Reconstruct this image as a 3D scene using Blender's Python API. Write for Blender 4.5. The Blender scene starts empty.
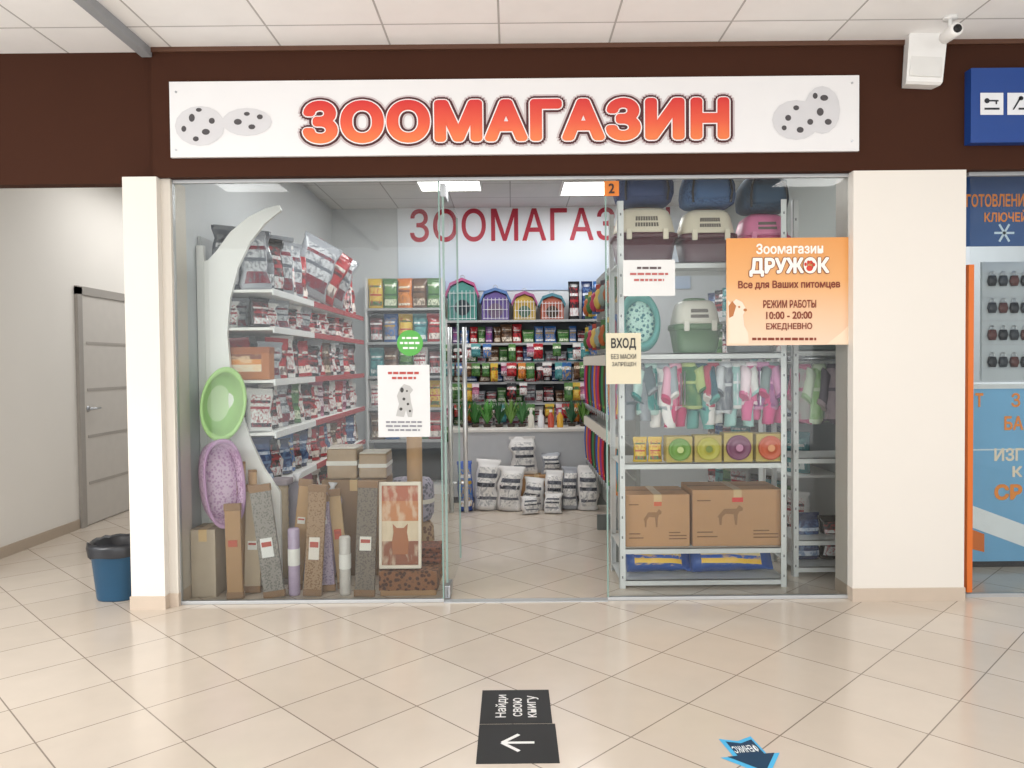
import bpy, bmesh, math, random
from mathutils import Vector, Matrix, Euler, noise
random.seed(7)
scn=bpy.context.scene; COL=scn.collection
scn.view_settings.view_transform='Standard'
PI=math.pi
# ---------------------------------------------------------------- camera
FPX=768.0; H=1.35; P_=math.radians(1.5); RO=math.radians(0.55)
CAM=Vector((0,0,H))
F=Vector((0,math.cos(P_),-math.sin(P_))); R0=Vector((1,0,0)); U0=Vector((0,math.sin(P_),math.cos(P_)))
U=U0*math.cos(RO)+R0*math.sin(RO); R=R0*math.cos(RO)-U0*math.sin(RO)
cd=bpy.data.cameras.new('camera'); cd.sensor_width=36; cd.lens=36*FPX/1024; cd.clip_start=.05
co=bpy.data.objects.new('camera',cd); COL.objects.link(co)
m=Matrix((R,U,-F)).transposed().to_4x4(); m.translation=CAM; co.matrix_world=m
scn.camera=co
def at(px,py,Y):
    d=F+R*((px-512)/FPX)+U*((384-py)/FPX)
    return CAM+d*(Y/d.y)
def fl(px,py,z=0):
    d=F+R*((px-512)/FPX)+U*((384-py)/FPX)
    return CAM+d*((z-H)/d.z)
def rect(x0,y0,x1,y1,Y):
    a=at((x0+x1)/2,(y0+y1)/2,Y); s=(a-CAM).dot(F)/FPX
    return (a.x,a.z,abs(x1-x0)*s,abs(y1-y0)*s)
# ---------------------------------------------------------------- materials
def lin(h):
    h=h.lstrip('#'); r=[]
    for i in (0,2,4):
        c=int(h[i:i+2],16)/255; r.append(c/12.92 if c<=.04045 else ((c+.055)/1.055)**2.4)
    return (*r,1)
_mc={}
def mat(hexc,rough=.5,metal=0,var=.05,scale=12,emit=0):
    k=(hexc,rough,metal,var,scale,emit)
    if k in _mc: return _mc[k]
    M=bpy.data.materials.new('m'+hexc); M.use_nodes=True; nt=M.node_tree; b=nt.nodes['Principled BSDF']
    tc=nt.nodes.new('ShaderNodeTexCoord'); nz=nt.nodes.new('ShaderNodeTexNoise'); nz.inputs['Scale'].default_value=scale
    mr=nt.nodes.new('ShaderNodeMapRange'); mr.inputs['To Min'].default_value=1-var; mr.inputs['To Max'].default_value=1+var
    hs=nt.nodes.new('ShaderNodeHueSaturation'); hs.inputs['Color'].default_value=lin(hexc)
    L=nt.links.new
    L(tc.outputs['Object'],nz.inputs['Vector']); L(nz.outputs['Fac'],mr.inputs['Value']); L(mr.outputs['Result'],hs.inputs['Value'])
    L(hs.outputs['Color'],b.inputs['Base Color'])
    b.inputs['Roughness'].default_value=rough; b.inputs['Metallic'].default_value=metal
    if emit:
        b.inputs['Emission Color'].default_value=lin(hexc); b.inputs['Emission Strength'].default_value=emit
    _mc[k]=M; return M
def ramp_mat(stops,axis='Z',rough=.4,const=False,blot=None,bs=9,bf=.75):
    k=('r',tuple(stops),axis,rough,const,blot,bs,bf)
    if k in _mc: return _mc[k]
    M=bpy.data.materials.new('print'); M.use_nodes=True; nt=M.node_tree; b=nt.nodes['Principled BSDF']; L=nt.links.new
    tc=nt.nodes.new('ShaderNodeTexCoord'); sx=nt.nodes.new('ShaderNodeSeparateXYZ'); rp=nt.nodes.new('ShaderNodeValToRGB')
    L(tc.outputs['Generated'],sx.inputs[0]); L(sx.outputs[axis],rp.inputs['Fac'])
    cr=rp.color_ramp
    if const: cr.interpolation='CONSTANT'
    while len(cr.elements)<len(stops): cr.elements.new(.5)
    for e,(p,c) in zip(cr.elements,stops): e.position=p; e.color=lin(c)
    out=rp.outputs['Color']
    if blot:
        oi=nt.nodes.new('ShaderNodeObjectInfo'); va=nt.nodes.new('ShaderNodeVectorMath'); va.operation='ADD'
        vs=nt.nodes.new('ShaderNodeVectorMath'); vs.operation='SCALE'; vs.inputs[0].default_value=(7,5,9); L(oi.outputs['Random'],vs.inputs['Scale'])
        L(tc.outputs['Generated'],va.inputs[0]); L(vs.outputs[0],va.inputs[1])
        nz=nt.nodes.new('ShaderNodeTexNoise'); nz.inputs['Scale'].default_value=bs; nz.inputs['Detail'].default_value=4
        L(va.outputs[0],nz.inputs['Vector'])
        r2=nt.nodes.new('ShaderNodeMapRange'); r2.inputs['From Min'].default_value=.47; r2.inputs['From Max'].default_value=.62; r2.inputs['To Max'].default_value=bf
        L(nz.outputs['Fac'],r2.inputs['Value'])
        mx=nt.nodes.new('ShaderNodeMix'); mx.data_type='RGBA'; L(r2.outputs[0],mx.inputs[0]); L(out,mx.inputs[6]); mx.inputs[7].default_value=lin(blot)
        out=mx.outputs[2]
    L(out,b.inputs['Base Color']); b.inputs['Roughness'].default_value=rough
    _mc[k]=M; return M
def pmat(c1,c2,c3):
    rn_=random.Random(c1+c2+c3); a=rn_.uniform(.1,.3); b=rn_.uniform(.42,.6); c=rn_.uniform(.68,.85)
    return ramp_mat([(0,c2),(a,c1),(b,c3),(b+.08,c1),(c,c2),(c+.09,c1)],'Z',.22,True,c3,rn_.choice((5,7,9)),.8)
def grid_mat(name,w,c1,c2,cm,ms,rot,rough,off=(0,0,0)):
    M=bpy.data.materials.new(name); M.use_nodes=True; nt=M.node_tree; b=nt.nodes['Principled BSDF']; L=nt.links.new
    tc=nt.nodes.new('ShaderNodeTexCoord'); mp=nt.nodes.new('ShaderNodeMapping'); mp.inputs['Rotation'].default_value=(0,0,rot); mp.inputs['Location'].default_value=off
    br=nt.nodes.new('ShaderNodeTexBrick'); br.offset=0; br.squash=1
    for k,v in (('Scale',1),('Brick Width',w),('Row Height',w),('Mortar Size',ms),('Mortar Smooth',.2),('Color1',lin(c1)),('Color2',lin(c2)),('Mortar',lin(cm))): br.inputs[k].default_value=v
    nz=nt.nodes.new('ShaderNodeTexNoise'); nz.inputs['Scale'].default_value=6; nz.inputs['Detail'].default_value=6
    mr=nt.nodes.new('ShaderNodeMapRange'); mr.inputs['To Min'].default_value=.94; mr.inputs['To Max'].default_value=1.06
    hs=nt.nodes.new('ShaderNodeHueSaturation')
    L(tc.outputs['Object'],mp.inputs['Vector']); L(mp.outputs[0],br.inputs['Vector']); L(tc.outputs['Object'],nz.inputs['Vector']); L(nz.outputs['Fac'],mr.inputs['Value'])
    L(mr.outputs[0],hs.inputs['Value']); L(br.outputs['Color'],hs.inputs['Color']); L(hs.outputs['Color'],b.inputs['Base Color']); b.inputs['Roughness'].default_value=rough
    return M
def check_mat(c1,c2,s):
    k=('c',c1,c2,s)
    if k in _mc: return _mc[k]
    M=bpy.data.materials.new('check'); M.use_nodes=True; nt=M.node_tree; b=nt.nodes['Principled BSDF']; L=nt.links.new
    tc=nt.nodes.new('ShaderNodeTexCoord'); v=nt.nodes.new('ShaderNodeTexVoronoi'); v.inputs['Scale'].default_value=s
    rp=nt.nodes.new('ShaderNodeValToRGB'); rp.color_ramp.elements[0].position=.35; rp.color_ramp.elements[1].position=.5
    rp.color_ramp.elements[0].color=lin(c1); rp.color_ramp.elements[1].color=lin(c2)
    L(tc.outputs['Object'],v.inputs['Vector']); L(v.outputs['Distance'],rp.inputs['Fac']); L(rp.outputs['Color'],b.inputs['Base Color']); b.inputs['Roughness'].default_value=.8
    _mc[k]=M; return M
def glass_mat(name,ior):
    M=bpy.data.materials.new(name); M.use_nodes=True; nt=M.node_tree; nt.nodes.clear(); L=nt.links.new
    o=nt.nodes.new('ShaderNodeOutputMaterial'); mx=nt.nodes.new('ShaderNodeMixShader'); t=nt.nodes.new('ShaderNodeBsdfTransparent'); t.inputs[0].default_value=(.97,.985,.978,1)
    g=nt.nodes.new('ShaderNodeBsdfGlossy'); g.inputs['Roughness'].default_value=.02
    if ior:
        fr=nt.nodes.new('ShaderNodeFresnel'); fr.inputs[0].default_value=ior; L(fr.outputs[0],mx.inputs[0])
    else: mx.inputs[0].default_value=.07
    L(t.outputs[0],mx.inputs[1]); L(g.outputs[0],mx.inputs[2]); L(mx.outputs[0],o.inputs[0]); return M
GLASS=glass_mat('glass',1.36); GLASSD=glass_mat('door_glass',0)
WHITE=mat('#ecebe8',.5,0,.02); BLACK=mat('#161618',.5); STEEL=mat('#b9bcc0',.3,.9); ALU=mat('#bfc1c2',.4,.5); KRAFT=mat('#b08a62',.8,0,.08); KRAFT2=mat('#9a7450',.85,0,.1)
DARK=mat('#2b2b30',.6)
# ---------------------------------------------------------------- mesh helpers
def part(name,bm,mt,parent=None,smooth=False,label=None):
    bmesh.ops.recalc_face_normals(bm,faces=bm.faces)
    me=bpy.data.meshes.new(name); bm.to_mesh(me); bm.free()
    if smooth:
        for p in me.polygons: p.use_smooth=True
    me.materials.append(mt)
    o=bpy.data.objects.new(name,me); COL.objects.link(o); o.parent=parent
    if label: o['label']=label
    return o
def thing(name,label,cat,loc=(0,0,0),rot=(0,0,0),group=None):
    o=bpy.data.objects.new(name,None); o.empty_display_size=.05; COL.objects.link(o); o.location=loc; o.rotation_euler=rot
    o['label']=label; o['category']=cat
    if group: o['group']=group
    return o
def struct(name,bm,mt,parent=None):
    o=part(name,bm,mt,parent)
    if not parent: o['kind']='structure'
    return o
def sroot(name,loc=(0,0,0)):
    o=bpy.data.objects.new(name,None); COL.objects.link(o); o.location=loc; o['kind']='structure'; return o
B=bmesh.new
def bx(bm,x0,x1,y0,y1,z0,z1,bev=0,M=None):
    r=bmesh.ops.create_cube(bm,size=1); vs=r['verts']
    for v in vs:
        v.co=Vector(((x0+x1)/2+v.co.x*(x1-x0),(y0+y1)/2+v.co.y*(y1-y0),(z0+z1)/2+v.co.z*(z1-z0)))
        if M: v.co=M@v.co
    if bev:
        es=list({e for v in vs for e in v.link_edges}); bmesh.ops.bevel(bm,geom=es,offset=bev,segments=2,affect='EDGES',profile=.5)
    return bm
def cyl(bm,p0,p1,r0,r1=None,n=12):
    r1=r0 if r1 is None else r1; p0=Vector(p0); p1=Vector(p1); d=p1-p0; q=d.to_track_quat('Z','Y').to_matrix()
    a=[bm.verts.new(p0+q@Vector((r0*math.cos(2*PI*i/n),r0*math.sin(2*PI*i/n),0))) for i in range(n)]
    b=[bm.verts.new(p1+q@Vector((r1*math.cos(2*PI*i/n),r1*math.sin(2*PI*i/n),0))) for i in range(n)]
    for i in range(n): bm.faces.new((a[i],a[(i+1)%n],b[(i+1)%n],b[i]))
    bm.faces.new(a[::-1]); bm.faces.new(b); return bm
def loft(bm,rings,c0=True,c1=True):
    vr=[[bm.verts.new(p) for p in r] for r in rings]; n=len(vr[0])
    for a,b in zip(vr,vr[1:]):
        for i in range(n): bm.faces.new((a[i],a[(i+1)%n],b[(i+1)%n],b[i]))
    if c0: bm.faces.new(vr[0][::-1])
    if c1: bm.faces.new(vr[-1])
    return bm
def se(hx,hy,z,n=24,e=4,cx=0,cy=0):
    r=[]
    for i in range(n):
        t=2*PI*(i+.5)/n; c=math.cos(t); s=math.sin(t)
        r.append(Vector((cx+hx*math.copysign(abs(c)**(2/e),c),cy+hy*math.copysign(abs(s)**(2/e),s),z)))
    return r
def prism(bm,pts,y0,y1):
    a=[bm.verts.new((x,y0,z)) for x,z in pts]; b=[bm.verts.new((x,y1,z)) for x,z in pts]; n=len(pts)
    bm.faces.new(a); bm.faces.new(b[::-1])
    for i in range(n): bm.faces.new((a[i],b[i],b[(i+1)%n],a[(i+1)%n]))
    return bm
def tube(bm,pts,r,n=8):
    pts=[Vector(p) for p in pts]; rings=[]
    for i,p in enumerate(pts):
        d=(pts[min(i+1,len(pts)-1)]-pts[max(i-1,0)]).normalized()
        q=d.to_track_quat('Z','Y').to_matrix()
        rings.append([p+q@Vector((r*math.cos(2*PI*k/n),r*math.sin(2*PI*k/n),0)) for k in range(n)])
    for a in range(1,len(rings)):
        best=min(range(n),key=lambda s:sum((rings[a][(k+s)%n]-rings[a-1][k]).length for k in range(n)))
        rings[a]=[rings[a][(k+best)%n] for k in range(n)]
    return loft(bm,rings)
def arc(c,rx,rz,a0,a1,n=10,y=0): return [(c[0]+rx*math.cos(a0+(a1-a0)*i/n),y,c[1]+rz*math.sin(a0+(a1-a0)*i/n)) for i in range(n+1)]
def copy_tree(o,parent=None):
    c=o.copy(); COL.objects.link(c); c.parent=parent
    for ch in o.children: copy_tree(ch,c)
    return c
_pr={}
def place(key,maker,loc,rot,label,cat,group=None,scale=None):
    if key in _pr: o=copy_tree(_pr[key])
    else: o=maker(); _pr[key]=o
    o.location=loc; o.rotation_euler=rot; o['label']=label; o['category']=cat
    if group: o['group']=group
    o.scale=scale or (1,1,1)
    return o
# ---------------------------------------------------------------- flat print helpers
_tc={}
def tmesh(body,bold=0,sp=1):
    """text as loose triangles, each at its own tiny height because the font's outlines overlap; weight is added by shifted copies"""
    k=(body,bold,sp)
    if k in _tc: return _tc[k]
    cu=bpy.data.curves.new('t','FONT'); cu.body=body; cu.size=1; cu.space_character=sp; cu.align_x='CENTER'; cu.resolution_u=4
    ob=bpy.data.objects.new('t',cu); COL.objects.link(ob)
    dg=bpy.context.evaluated_depsgraph_get(); me=bpy.data.meshes.new_from_object(ob.evaluated_get(dg))
    bv=[v.co.copy() for v in me.vertices]; bf=[tuple(p.vertices) for p in me.polygons]
    bpy.data.objects.remove(ob); bpy.data.meshes.remove(me); bpy.data.curves.remove(cu)
    vs=[];fs=[]
    for i,f in enumerate(bf):
        P=[bv[j] for j in f]
        ar=sum(P[j].x*P[(j+1)%len(P)].y-P[(j+1)%len(P)].x*P[j].y for j in range(len(P)))/2
        if abs(ar)<1e-7: continue
        if ar<0: P=P[::-1]
        z=((i*7919)%211)/211*6e-5; b=len(vs)
        vs+=[Vector((p.x,p.y,z)) for p in P]; fs.append(tuple(range(b,b+len(P))))
    if bold:
        n=16 if bold>.05 else 10; V=list(vs); Fc=list(fs); c=0
        rr=[bold] if bold<.055 else [bold,bold*.6]
        for r_ in rr:
            for i in range(n):
                c+=1; dx=r_*math.cos(2*PI*i/n); dy=r_*math.sin(2*PI*i/n); b=len(V)
                V+=[Vector((v.x+dx,v.y+dy,v.z+c*6.5e-5)) for v in vs]; Fc+=[tuple(j+b for j in f) for f in fs]
        vs,fs=V,Fc
    _tc[k]=(vs,fs); return _tc[k]
def mk(name,vs,fs,mt,parent):
    me=bpy.data.meshes.new(name); me.from_pydata(vs,[],fs); me.materials.append(mt); o=bpy.data.objects.new(name,me); COL.objects.link(o); o.parent=parent; return o
def text(parent,body,r,Y,mt,off=.003,bold=.0,sp=1,ref=None,name='lettering'):
    vs,fs=tmesh(body,bold,sp); rv=tmesh(body,bold if ref is None else ref,sp)[0]
    if not vs: return
    x0=min(v.x for v in rv); x1=max(v.x for v in rv); y0=min(v.y for v in rv); y1=max(v.y for v in rv)
    cx,cz,w,h=r; L=parent.location; sx=w/(x1-x0); sy=h/(y1-y0)
    return mk(name,[(cx+(v.x-(x0+x1)/2)*sx-L.x,Y-off-v.z-L.y,cz+(v.y-(y0+y1)/2)*sy-L.z) for v in vs],fs,mt,parent)
def tpx(parent,body,x0,y0,x1,y1,Y,mt,**k): return text(parent,body,rect(x0,y0,x1,y1,Y),Y,mt,**k)
def poly(parent,name,polys,Y,mt,off=.003,split=True):
    L=parent.location; vs=[];fs=[]
    for pts in polys:
        b=len(vs)
        for p in pts:
            a=at(p[0],p[1],Y); vs.append((a.x-L.x,Y-off-L.y,a.z-L.z))
        fs.append(tuple(range(b,len(vs))))
        if split: mk(name,vs,fs,mt,parent); vs=[];fs=[]
    if not split: return mk(name,vs,fs,mt,parent)
def ell(cx,cy,rx,ry=None,n=16,a=0):
    ry=ry or rx; r=[]
    for i in range(n):
        t=-2*PI*i/n; x=rx*math.cos(t); y=ry*math.sin(t); r.append((cx+x*math.cos(a)-y*math.sin(a),cy+x*math.sin(a)+y*math.cos(a)))
    return r
def q(x0,y0,x1,y1): return [(x0,y1),(x1,y1),(x1,y0),(x0,y0)]
def bars(parent,lines,Y,mt,off=.003,name='small_lettering'):
    for (x0,x1,y,h) in lines:
        ps=[]; x=x0
        while x<x1-1:
            w=random.uniform(3,7); ps.append(q(x,y-h/2,min(x+w,x1),y+h/2)); x+=w+1.2
        poly(parent,name,ps,Y,mt,off,False)
def sheet(name,label,cat,r,Y,mt,th=.002,group=None,pn='sheet'):
    cx,cz,w,h=r; t=thing(name,label,cat,(cx,Y,cz-h/2),group=group)
    part(pn,bx(B(),-w/2,w/2,-th,0,0,h),mt,t); return t
# ================================================================ SETTING
YG=4.34; YF=4.27
ZC=at(512,45,YF).z; ZB=at(512,174,YF).z
FLOOR=grid_mat('tiles',.38,'#d5c9bb','#cec1b2','#8f8377',.003,PI/4,.16,(.12,.05,0))
struct('floor',bx(B(),-6,6,-3,9.6,-.1,0),FLOOR)
struct('ceiling',bx(B(),-6,6,-3,YF+.05,ZC,ZC+.08),grid_mat('ceil',.6,'#fdfcfb','#f9f8f7','#bab7b5',.006,0,.8,(.05,.2,0)))
BROWN=mat('#42261a',.8,0,.06,2); BROWN.node_tree.nodes['Principled BSDF'].inputs['Specular IOR Level'].default_value=.15
xc=at(152,120,YF).x
struct('wall_front',bx(B(),xc,6,YF,YF+.14,ZB,ZC),BROWN)
struct('wall_front_left',bx(B(),-6,xc,YF+.05,YF+.14,ZB-.02,ZC),BROWN)
struct('trim_1',bx(B(),xc-.05,xc+.01,-3,YF,ZC-.05,ZC,.006),mat('#9c9fa3',.5))
struct('trim_2',bx(B(),xc+.01,6,YF-.02,YF,ZC-.025,ZC),mat('#5b3a28',.6))
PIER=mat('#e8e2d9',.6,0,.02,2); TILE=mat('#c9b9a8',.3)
def xm(px,Y): return at(px,400,Y).x
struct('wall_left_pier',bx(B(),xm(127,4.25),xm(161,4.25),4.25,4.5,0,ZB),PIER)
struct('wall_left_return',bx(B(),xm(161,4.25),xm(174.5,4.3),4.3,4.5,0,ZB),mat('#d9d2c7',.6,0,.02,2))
struct('baseboard_left_pier',bx(B(),xm(127,4.25)-.006,xm(161,4.25)+.004,4.242,4.5,0,.075),TILE)
struct('baseboard_left_return',bx(B(),xm(161,4.25),xm(174.5,4.3)+.002,4.293,4.5,0,.075),TILE)
struct('wall_right_pier',bx(B(),xm(853,YF),xm(965,YF),YF,4.5,0,ZB),PIER)
struct('baseboard_right_pier',bx(B(),xm(853,YF)-.003,xm(965,YF)+.004,YF-.008,4.5,0,.075),TILE)
XL=-1.92; XR=2.32; YB=8.3; ZI=3.03
SHOPW=mat('#cfd2d4',.7,0,.02,2)
struct('wall_shop_left',bx(B(),XL-.1,XL,4.5,YB,0,ZI),SHOPW)
struct('wall_shop_right',bx(B(),XR,XR+.12,4.5,YB,0,ZI),mat('#b9bdb9',.7,0,.02,2))
struct('wall_shop_back',bx(B(),XL-.1,XR+.12,YB,YB+.1,0,ZI),SHOPW)
struct('ceiling_shop',bx(B(),-4,6,YF+.14,9.5,ZI,ZI+.08),grid_mat('ceil2',.6,'#dddcda','#d7d6d4','#a9a7a4',.006,0,.8))
XH=-3.65
HALL=mat('#e4dfd7',.75,0,.03,2)
struct('wall_hall_left',bx(B(),XH-.1,XH,4.45,9.4,0,ZI),HALL)
struct('wall_hall_back',bx(B(),XH-.1,XL-.1,9.4,9.5,0,ZI),HALL)
struct('baseboard_hall_left',bx(B(),XH,XH+.012,4.45,6.42,0,.08),mat('#b0a08e',.5))
struct('wall_key_shop_back',bx(B(),XR+.12,6,6.6,6.7,0,ZI),mat('#c9ced2',.7))
# hallway door
d1=sroot('door_1',(XH,6.5,0))
DG=mat('#c6c0b8',.5,0,.04); DF=mat('#9e9891',.5)
bm=B(); bx(bm,0,.03,-.07,0,0,2.03); bx(bm,0,.03,.85,.92,0,2.03); bx(bm,0,.03,-.07,.92,1.97,2.04); part('door_frame',bm,DF,d1)
part('door_leaf',bx(B(),0,.018,0,.85,0.01,1.97,.003),DG,d1)
for z in (.35,.75,1.15,1.55): part('glass_strip',bx(B(),.018,.022,.06,.79,z,z+.025),mat('#a29b93',.3),d1)
bm=B(); cyl(bm,(.02,.07,1.0),(.06,.07,1.0),.012); cyl(bm,(.06,.07,1.0),(.06,.19,1.0),.009); cyl(bm,(.018,.07,1.0),(.024,.07,1.0),.025); part('door_handle',bm,STEEL,d1,True)
# front glazing
RT=.02
def pane(name,x0,x1):
    w=sroot(name,((x0+x1)/2,YG,0)); h=(x1-x0)/2
    part('pane',bx(B(),-h+.004,h-.004,-.005,.005,RT,ZB-RT),GLASS,w)
    bm=B(); bx(bm,-h,h,-.015,.015,0,RT,.003); bx(bm,-h,h,-.015,.015,ZB-RT,ZB,.003); part('rail',bm,ALU,w)
    return w
xl0=xm(176,YG); xl1=xm(442,YG); xr0=xm(606,YG); xr1=xm(852,YG)
w1=pane('window_1',xl0,xl1); w2=pane('window_2',xr0,xr1)
bm=B(); bx(bm,-(xl1-xl0)/2-.005,-(xl1-xl0)/2+.012,-.015,.015,0,ZB); part('jamb',bm,ALU,w1)
bm=B(); bx(bm,(xl1-xl0)/2-.008,(xl1-xl0)/2,-.007,.007,RT,ZB-RT); part('glass_edge',bm,mat('#7f9c94',.2),w1)
bm=B(); bx(bm,-(xr1-xr0)/2,-(xr1-xr0)/2+.008,-.007,.007,RT,ZB-RT); part('glass_edge',bm,mat('#7f9c94',.2),w2)
bm=B(); bx(bm,(xr1-xr0)/2-.012,(xr1-xr0)/2+.005,-.015,.015,0,ZB); part('jamb',bm,ALU,w2)
struct('trim_3',bx(B(),xl1,xr0,YG-.015,YG+.015,ZB-RT,ZB,.003),ALU)
struct('trim_4',bx(B(),xl1,xr0,YG-.03,YG+.03,0,.006),ALU)
d2=sroot('door_2',(xl1+.015,YG+.03,0)); d2.rotation_euler=(0,0,math.radians(89))
dw=.9
part('pane',bx(B(),0,dw,-.005,.005,.015,ZB-.03),GLASSD,d2)
bm=B(); bx(bm,0,.006,-.006,.006,.1,ZB-.1); bx(bm,dw-.006,dw,-.006,.006,.015,ZB-.05); part('glass_edge',bm,mat('#a9c4bc',.2),d2)
bm=B(); bx(bm,0,.15,-.016,.016,.008,.08,.003); bx(bm,0,.15,-.016,.016,ZB-.1,ZB-.025,.003); part('pivot_clamp',bm,STEEL,d2)
SH=mat('#d9dbdd',.25,.6)
for s in (-1,1):
    bm=B(); cyl(bm,(dw-.1,s*.05,.35),(dw-.1,s*.05,1.6),.016); 
    for z in (.55,1.4): cyl(bm,(dw-.1,s*.006,z),(dw-.1,s*.05,z),.009)
    part('door_handle',bm,SH,d2,True)
# neighbour's window at right
x3=xm(966,YG); w3=sroot('window_3',(x3,YG,0))
part('pane',bx(B(),.02,2.5,-.005,.005,.02,ZB-.02),GLASS,w3)
bm=B(); bx(bm,0,2.5,-.015,.015,0,.02); bx(bm,0,2.5,-.015,.015,ZB-.02,ZB); part('rail',bm,ALU,w3)
part('jamb',bx(B(),0,.03,-.02,.02,.03,at(966,265,YG).z),mat('#e2752c',.5),w3,label='orange jamb')
# ================================================================ FASCIA THINGS
r=rect(170,79,859,154,YF-.02)
sg=sheet('shop_sign','long white sign board with red Cyrillic lettering on brown fascia','sign',r,YF-.002,mat('#e9e8e8',.5,0,.02,3),.02,pn='board')
YS=YF-.022
rl=rect(303,99.5,729,142,YS); SGW=mat('#f8f3f2',.5)
text(sg,'ЗООМАГАЗИН',rl,YS,mat('#cdbfc0',.5),off=.002,bold=.16,ref=.06,sp=1.1)
text(sg,'ЗООМАГАЗИН',rl,YS,mat('#4a1a1e',.5),off=.0046,bold=.125,ref=.06,sp=1.1)
text(sg,'ЗООМАГАЗИН',rl,YS,SGW,off=.0072,bold=.082,ref=.06,sp=1.1)
text(sg,'ЗООМАГАЗИН',rl,YS,ramp_mat([(0,'#ec8044'),(.45,'#e4583a'),(1,'#d22a2c')],'Z',.4),off=.0098,bold=.06,ref=.06,sp=1.1)
# plain grey patches stand in for the sign's pictures
GP=mat('#d2d1d3',.5,0,.03); GS=mat('#4a4648',.5)
poly(sg,'picture_patch',[ell(200,126,25,20)],YS,GP,.002); poly(sg,'picture_patch',[ell(247,122,25,14)],YS,GP,.0023)
poly(sg,'picture_spot',[ell(192,118,3,4),ell(206,132,4,3),ell(196,139,3,2.5),ell(212,121,3,3),ell(199,110,3,2),ell(184,129,2.5,3),ell(238,122,4,3),ell(252,127,3.5,2.5),ell(260,117,3,2.5),ell(247,114,3,2)],YS,GS,.003)
poly(sg,'picture_patch',[ell(796,120,24,20)],YS,GP,.002); poly(sg,'picture_patch',[ell(822,110,18,24)],YS,GP,.0023)
poly(sg,'picture_spot',[ell(788,118,3,3),ell(800,130,3.5,3),ell(796,108,3,2.5),ell(784,128,2.5,2.5),ell(820,112,3.5,4),ell(828,122,3.5,3),ell(824,98,4,3),ell(815,96,2.5,3),ell(810,122,3,3)],YS,GS,.003)
for px,py in ((176,92),(176,150),(852,83),(852,141)):
    a=at(px,py,YS); part('screw',cyl(B(),Vector((a.x,YS+.002,a.z))-sg.location,Vector((a.x,YS-.004,a.z))-sg.location,.006),STEEL,sg)
# wall speaker
r=rect(906,32,944,83,YF-.09)
sp=thing('wall_speaker','white boxy wall loudspeaker mounted high on the brown fascia','speaker',(r[0],YF,r[1]-r[3]/2),(0,math.radians(3),0))
w,h=r[2]/2,r[3]
part('cabinet',loft(B(),[[Vector((x,y,z)) for x,y in ((-w*k,-d),(w*k,-d),(w*.8,-.005),(-w*.8,-.005))] for z,k,d in ((0,.92,.07),(.012,.96,.085),(h-.01,1,.1),(h,.97,.09))]),mat('#f0efec',.5),sp)
part('grille',bx(B(),-w*.85,w*.85,-.1,-.08,.03,h-.03,.004,Matrix.Rotation(math.radians(-3),4,'X')),mat('#e4e3df',.6),sp)
part('mount_plate',bx(B(),-w*.4,w*.4,-.02,0,h*.3,h*.7),mat('#c8c8c4',.5),sp)
# cctv hanging from the hall ceiling
YCM=3.98; a=at(950,34,YCM)
cc=thing('security_camera','small white ceiling camera with dark lens beside the wall speaker','camera',(a.x,YCM,ZC))
dz=a.z-ZC
part('mount',cyl(B(),(0,0,0),(0,0,-.012),.034,n=20),WHITE,cc,True)
part('bracket',cyl(B(),(0,0,-.01),(0,0,dz),.01),WHITE,cc,True)
part('housing',loft(B(),[[Vector((rr*math.cos(2*PI*i/16),y,dz+rr*math.sin(2*PI*i/16))) for i in range(16)] for rr,y in ((.02,.06),(.03,.05),(.033,0),(.033,-.06),(.028,-.065))]),mat('#f2f1ee',.4),cc,True)
part('lens',cyl(B(),(0,-.06,dz),(0,-.07,dz),.021,n=16),BLACK,cc,True)
# blue key sign
r=rect(971,68,1064,142,YF-.06)
ks=sheet('light_box_sign','blue box sign with white key pictures at fascia right end','sign',r,YF,mat('#1c448c',.35,0,.03),.06,pn='box'); YK=YF-.06
poly(ks,'picture_panel',[q(980,93,1003,115),q(1007,93,1030,115),q(1034,93,1057,115)],YK,mat('#e7e9ec',.4))
poly(ks,'key_picture',[ell(986.5,101,2.6,2.6),q(989,100.2,998,101.8),q(995,101.8,996.6,104.5),q(984,108,999,110),[(1012,110),(1013.5,110),(1021,98),(1019,97.5)],ell(1020.5,98.5,2.4,2.2),q(1018,108,1026,110),ell(1045,103,3.5,4.5)],YK,mat('#20242c',.4),.005)
# ================================================================ FLOOR STICKERS
def ftext(parent,body,cx,cy,w,h,rz,mt,z,bold=.02):
    vs,fs=tmesh(body,bold); x0=min(v.x for v in vs);x1=max(v.x for v in vs);y0=min(v.y for v in vs);y1=max(v.y for v in vs)
    c,s=math.cos(rz),math.sin(rz); o=[]
    for v in vs:
        x=(v.x-(x0+x1)/2)*w/(x1-x0); y=(v.y-(y0+y1)/2)*h/(y1-y0); o.append((cx+x*c-y*s,cy+x*s+y*c,z+v.z))
    mk('lettering',o,fs,mt,parent)
p0=fl(479,764); p1=fl(559,764); p2=fl(547,690); p3=fl(480,690); ps_=fl(515,724)
wd=(p1.x-p0.x+p2.x-p3.x)/2; xm0=(p0.x+p1.x+p2.x+p3.x)/4; ylo=(p0.y+p1.y)/2; yhi=(p2.y+p3.y)/2; ym=ps_.y
SB=mat('#0c0b0c',.5)
t=thing('floor_sticker','black floor sticker with three white words, farther of the black pair','sticker',(xm0,(ym+yhi)/2,0)); hh=(yhi-ym)/2-.002
part('sheet',bx(B(),-wd/2,wd/2,-hh,hh,0,.001),SB,t)
for i,wrd in enumerate(('Найди','свою','книгу')): ftext(t,wrd,-.055+.062*i,(-.0,-.012,-.006)[i],(.2,.16,.19)[i],(.05,.036,.046)[i],PI/2,WHITE,.0018,.012)
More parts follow.
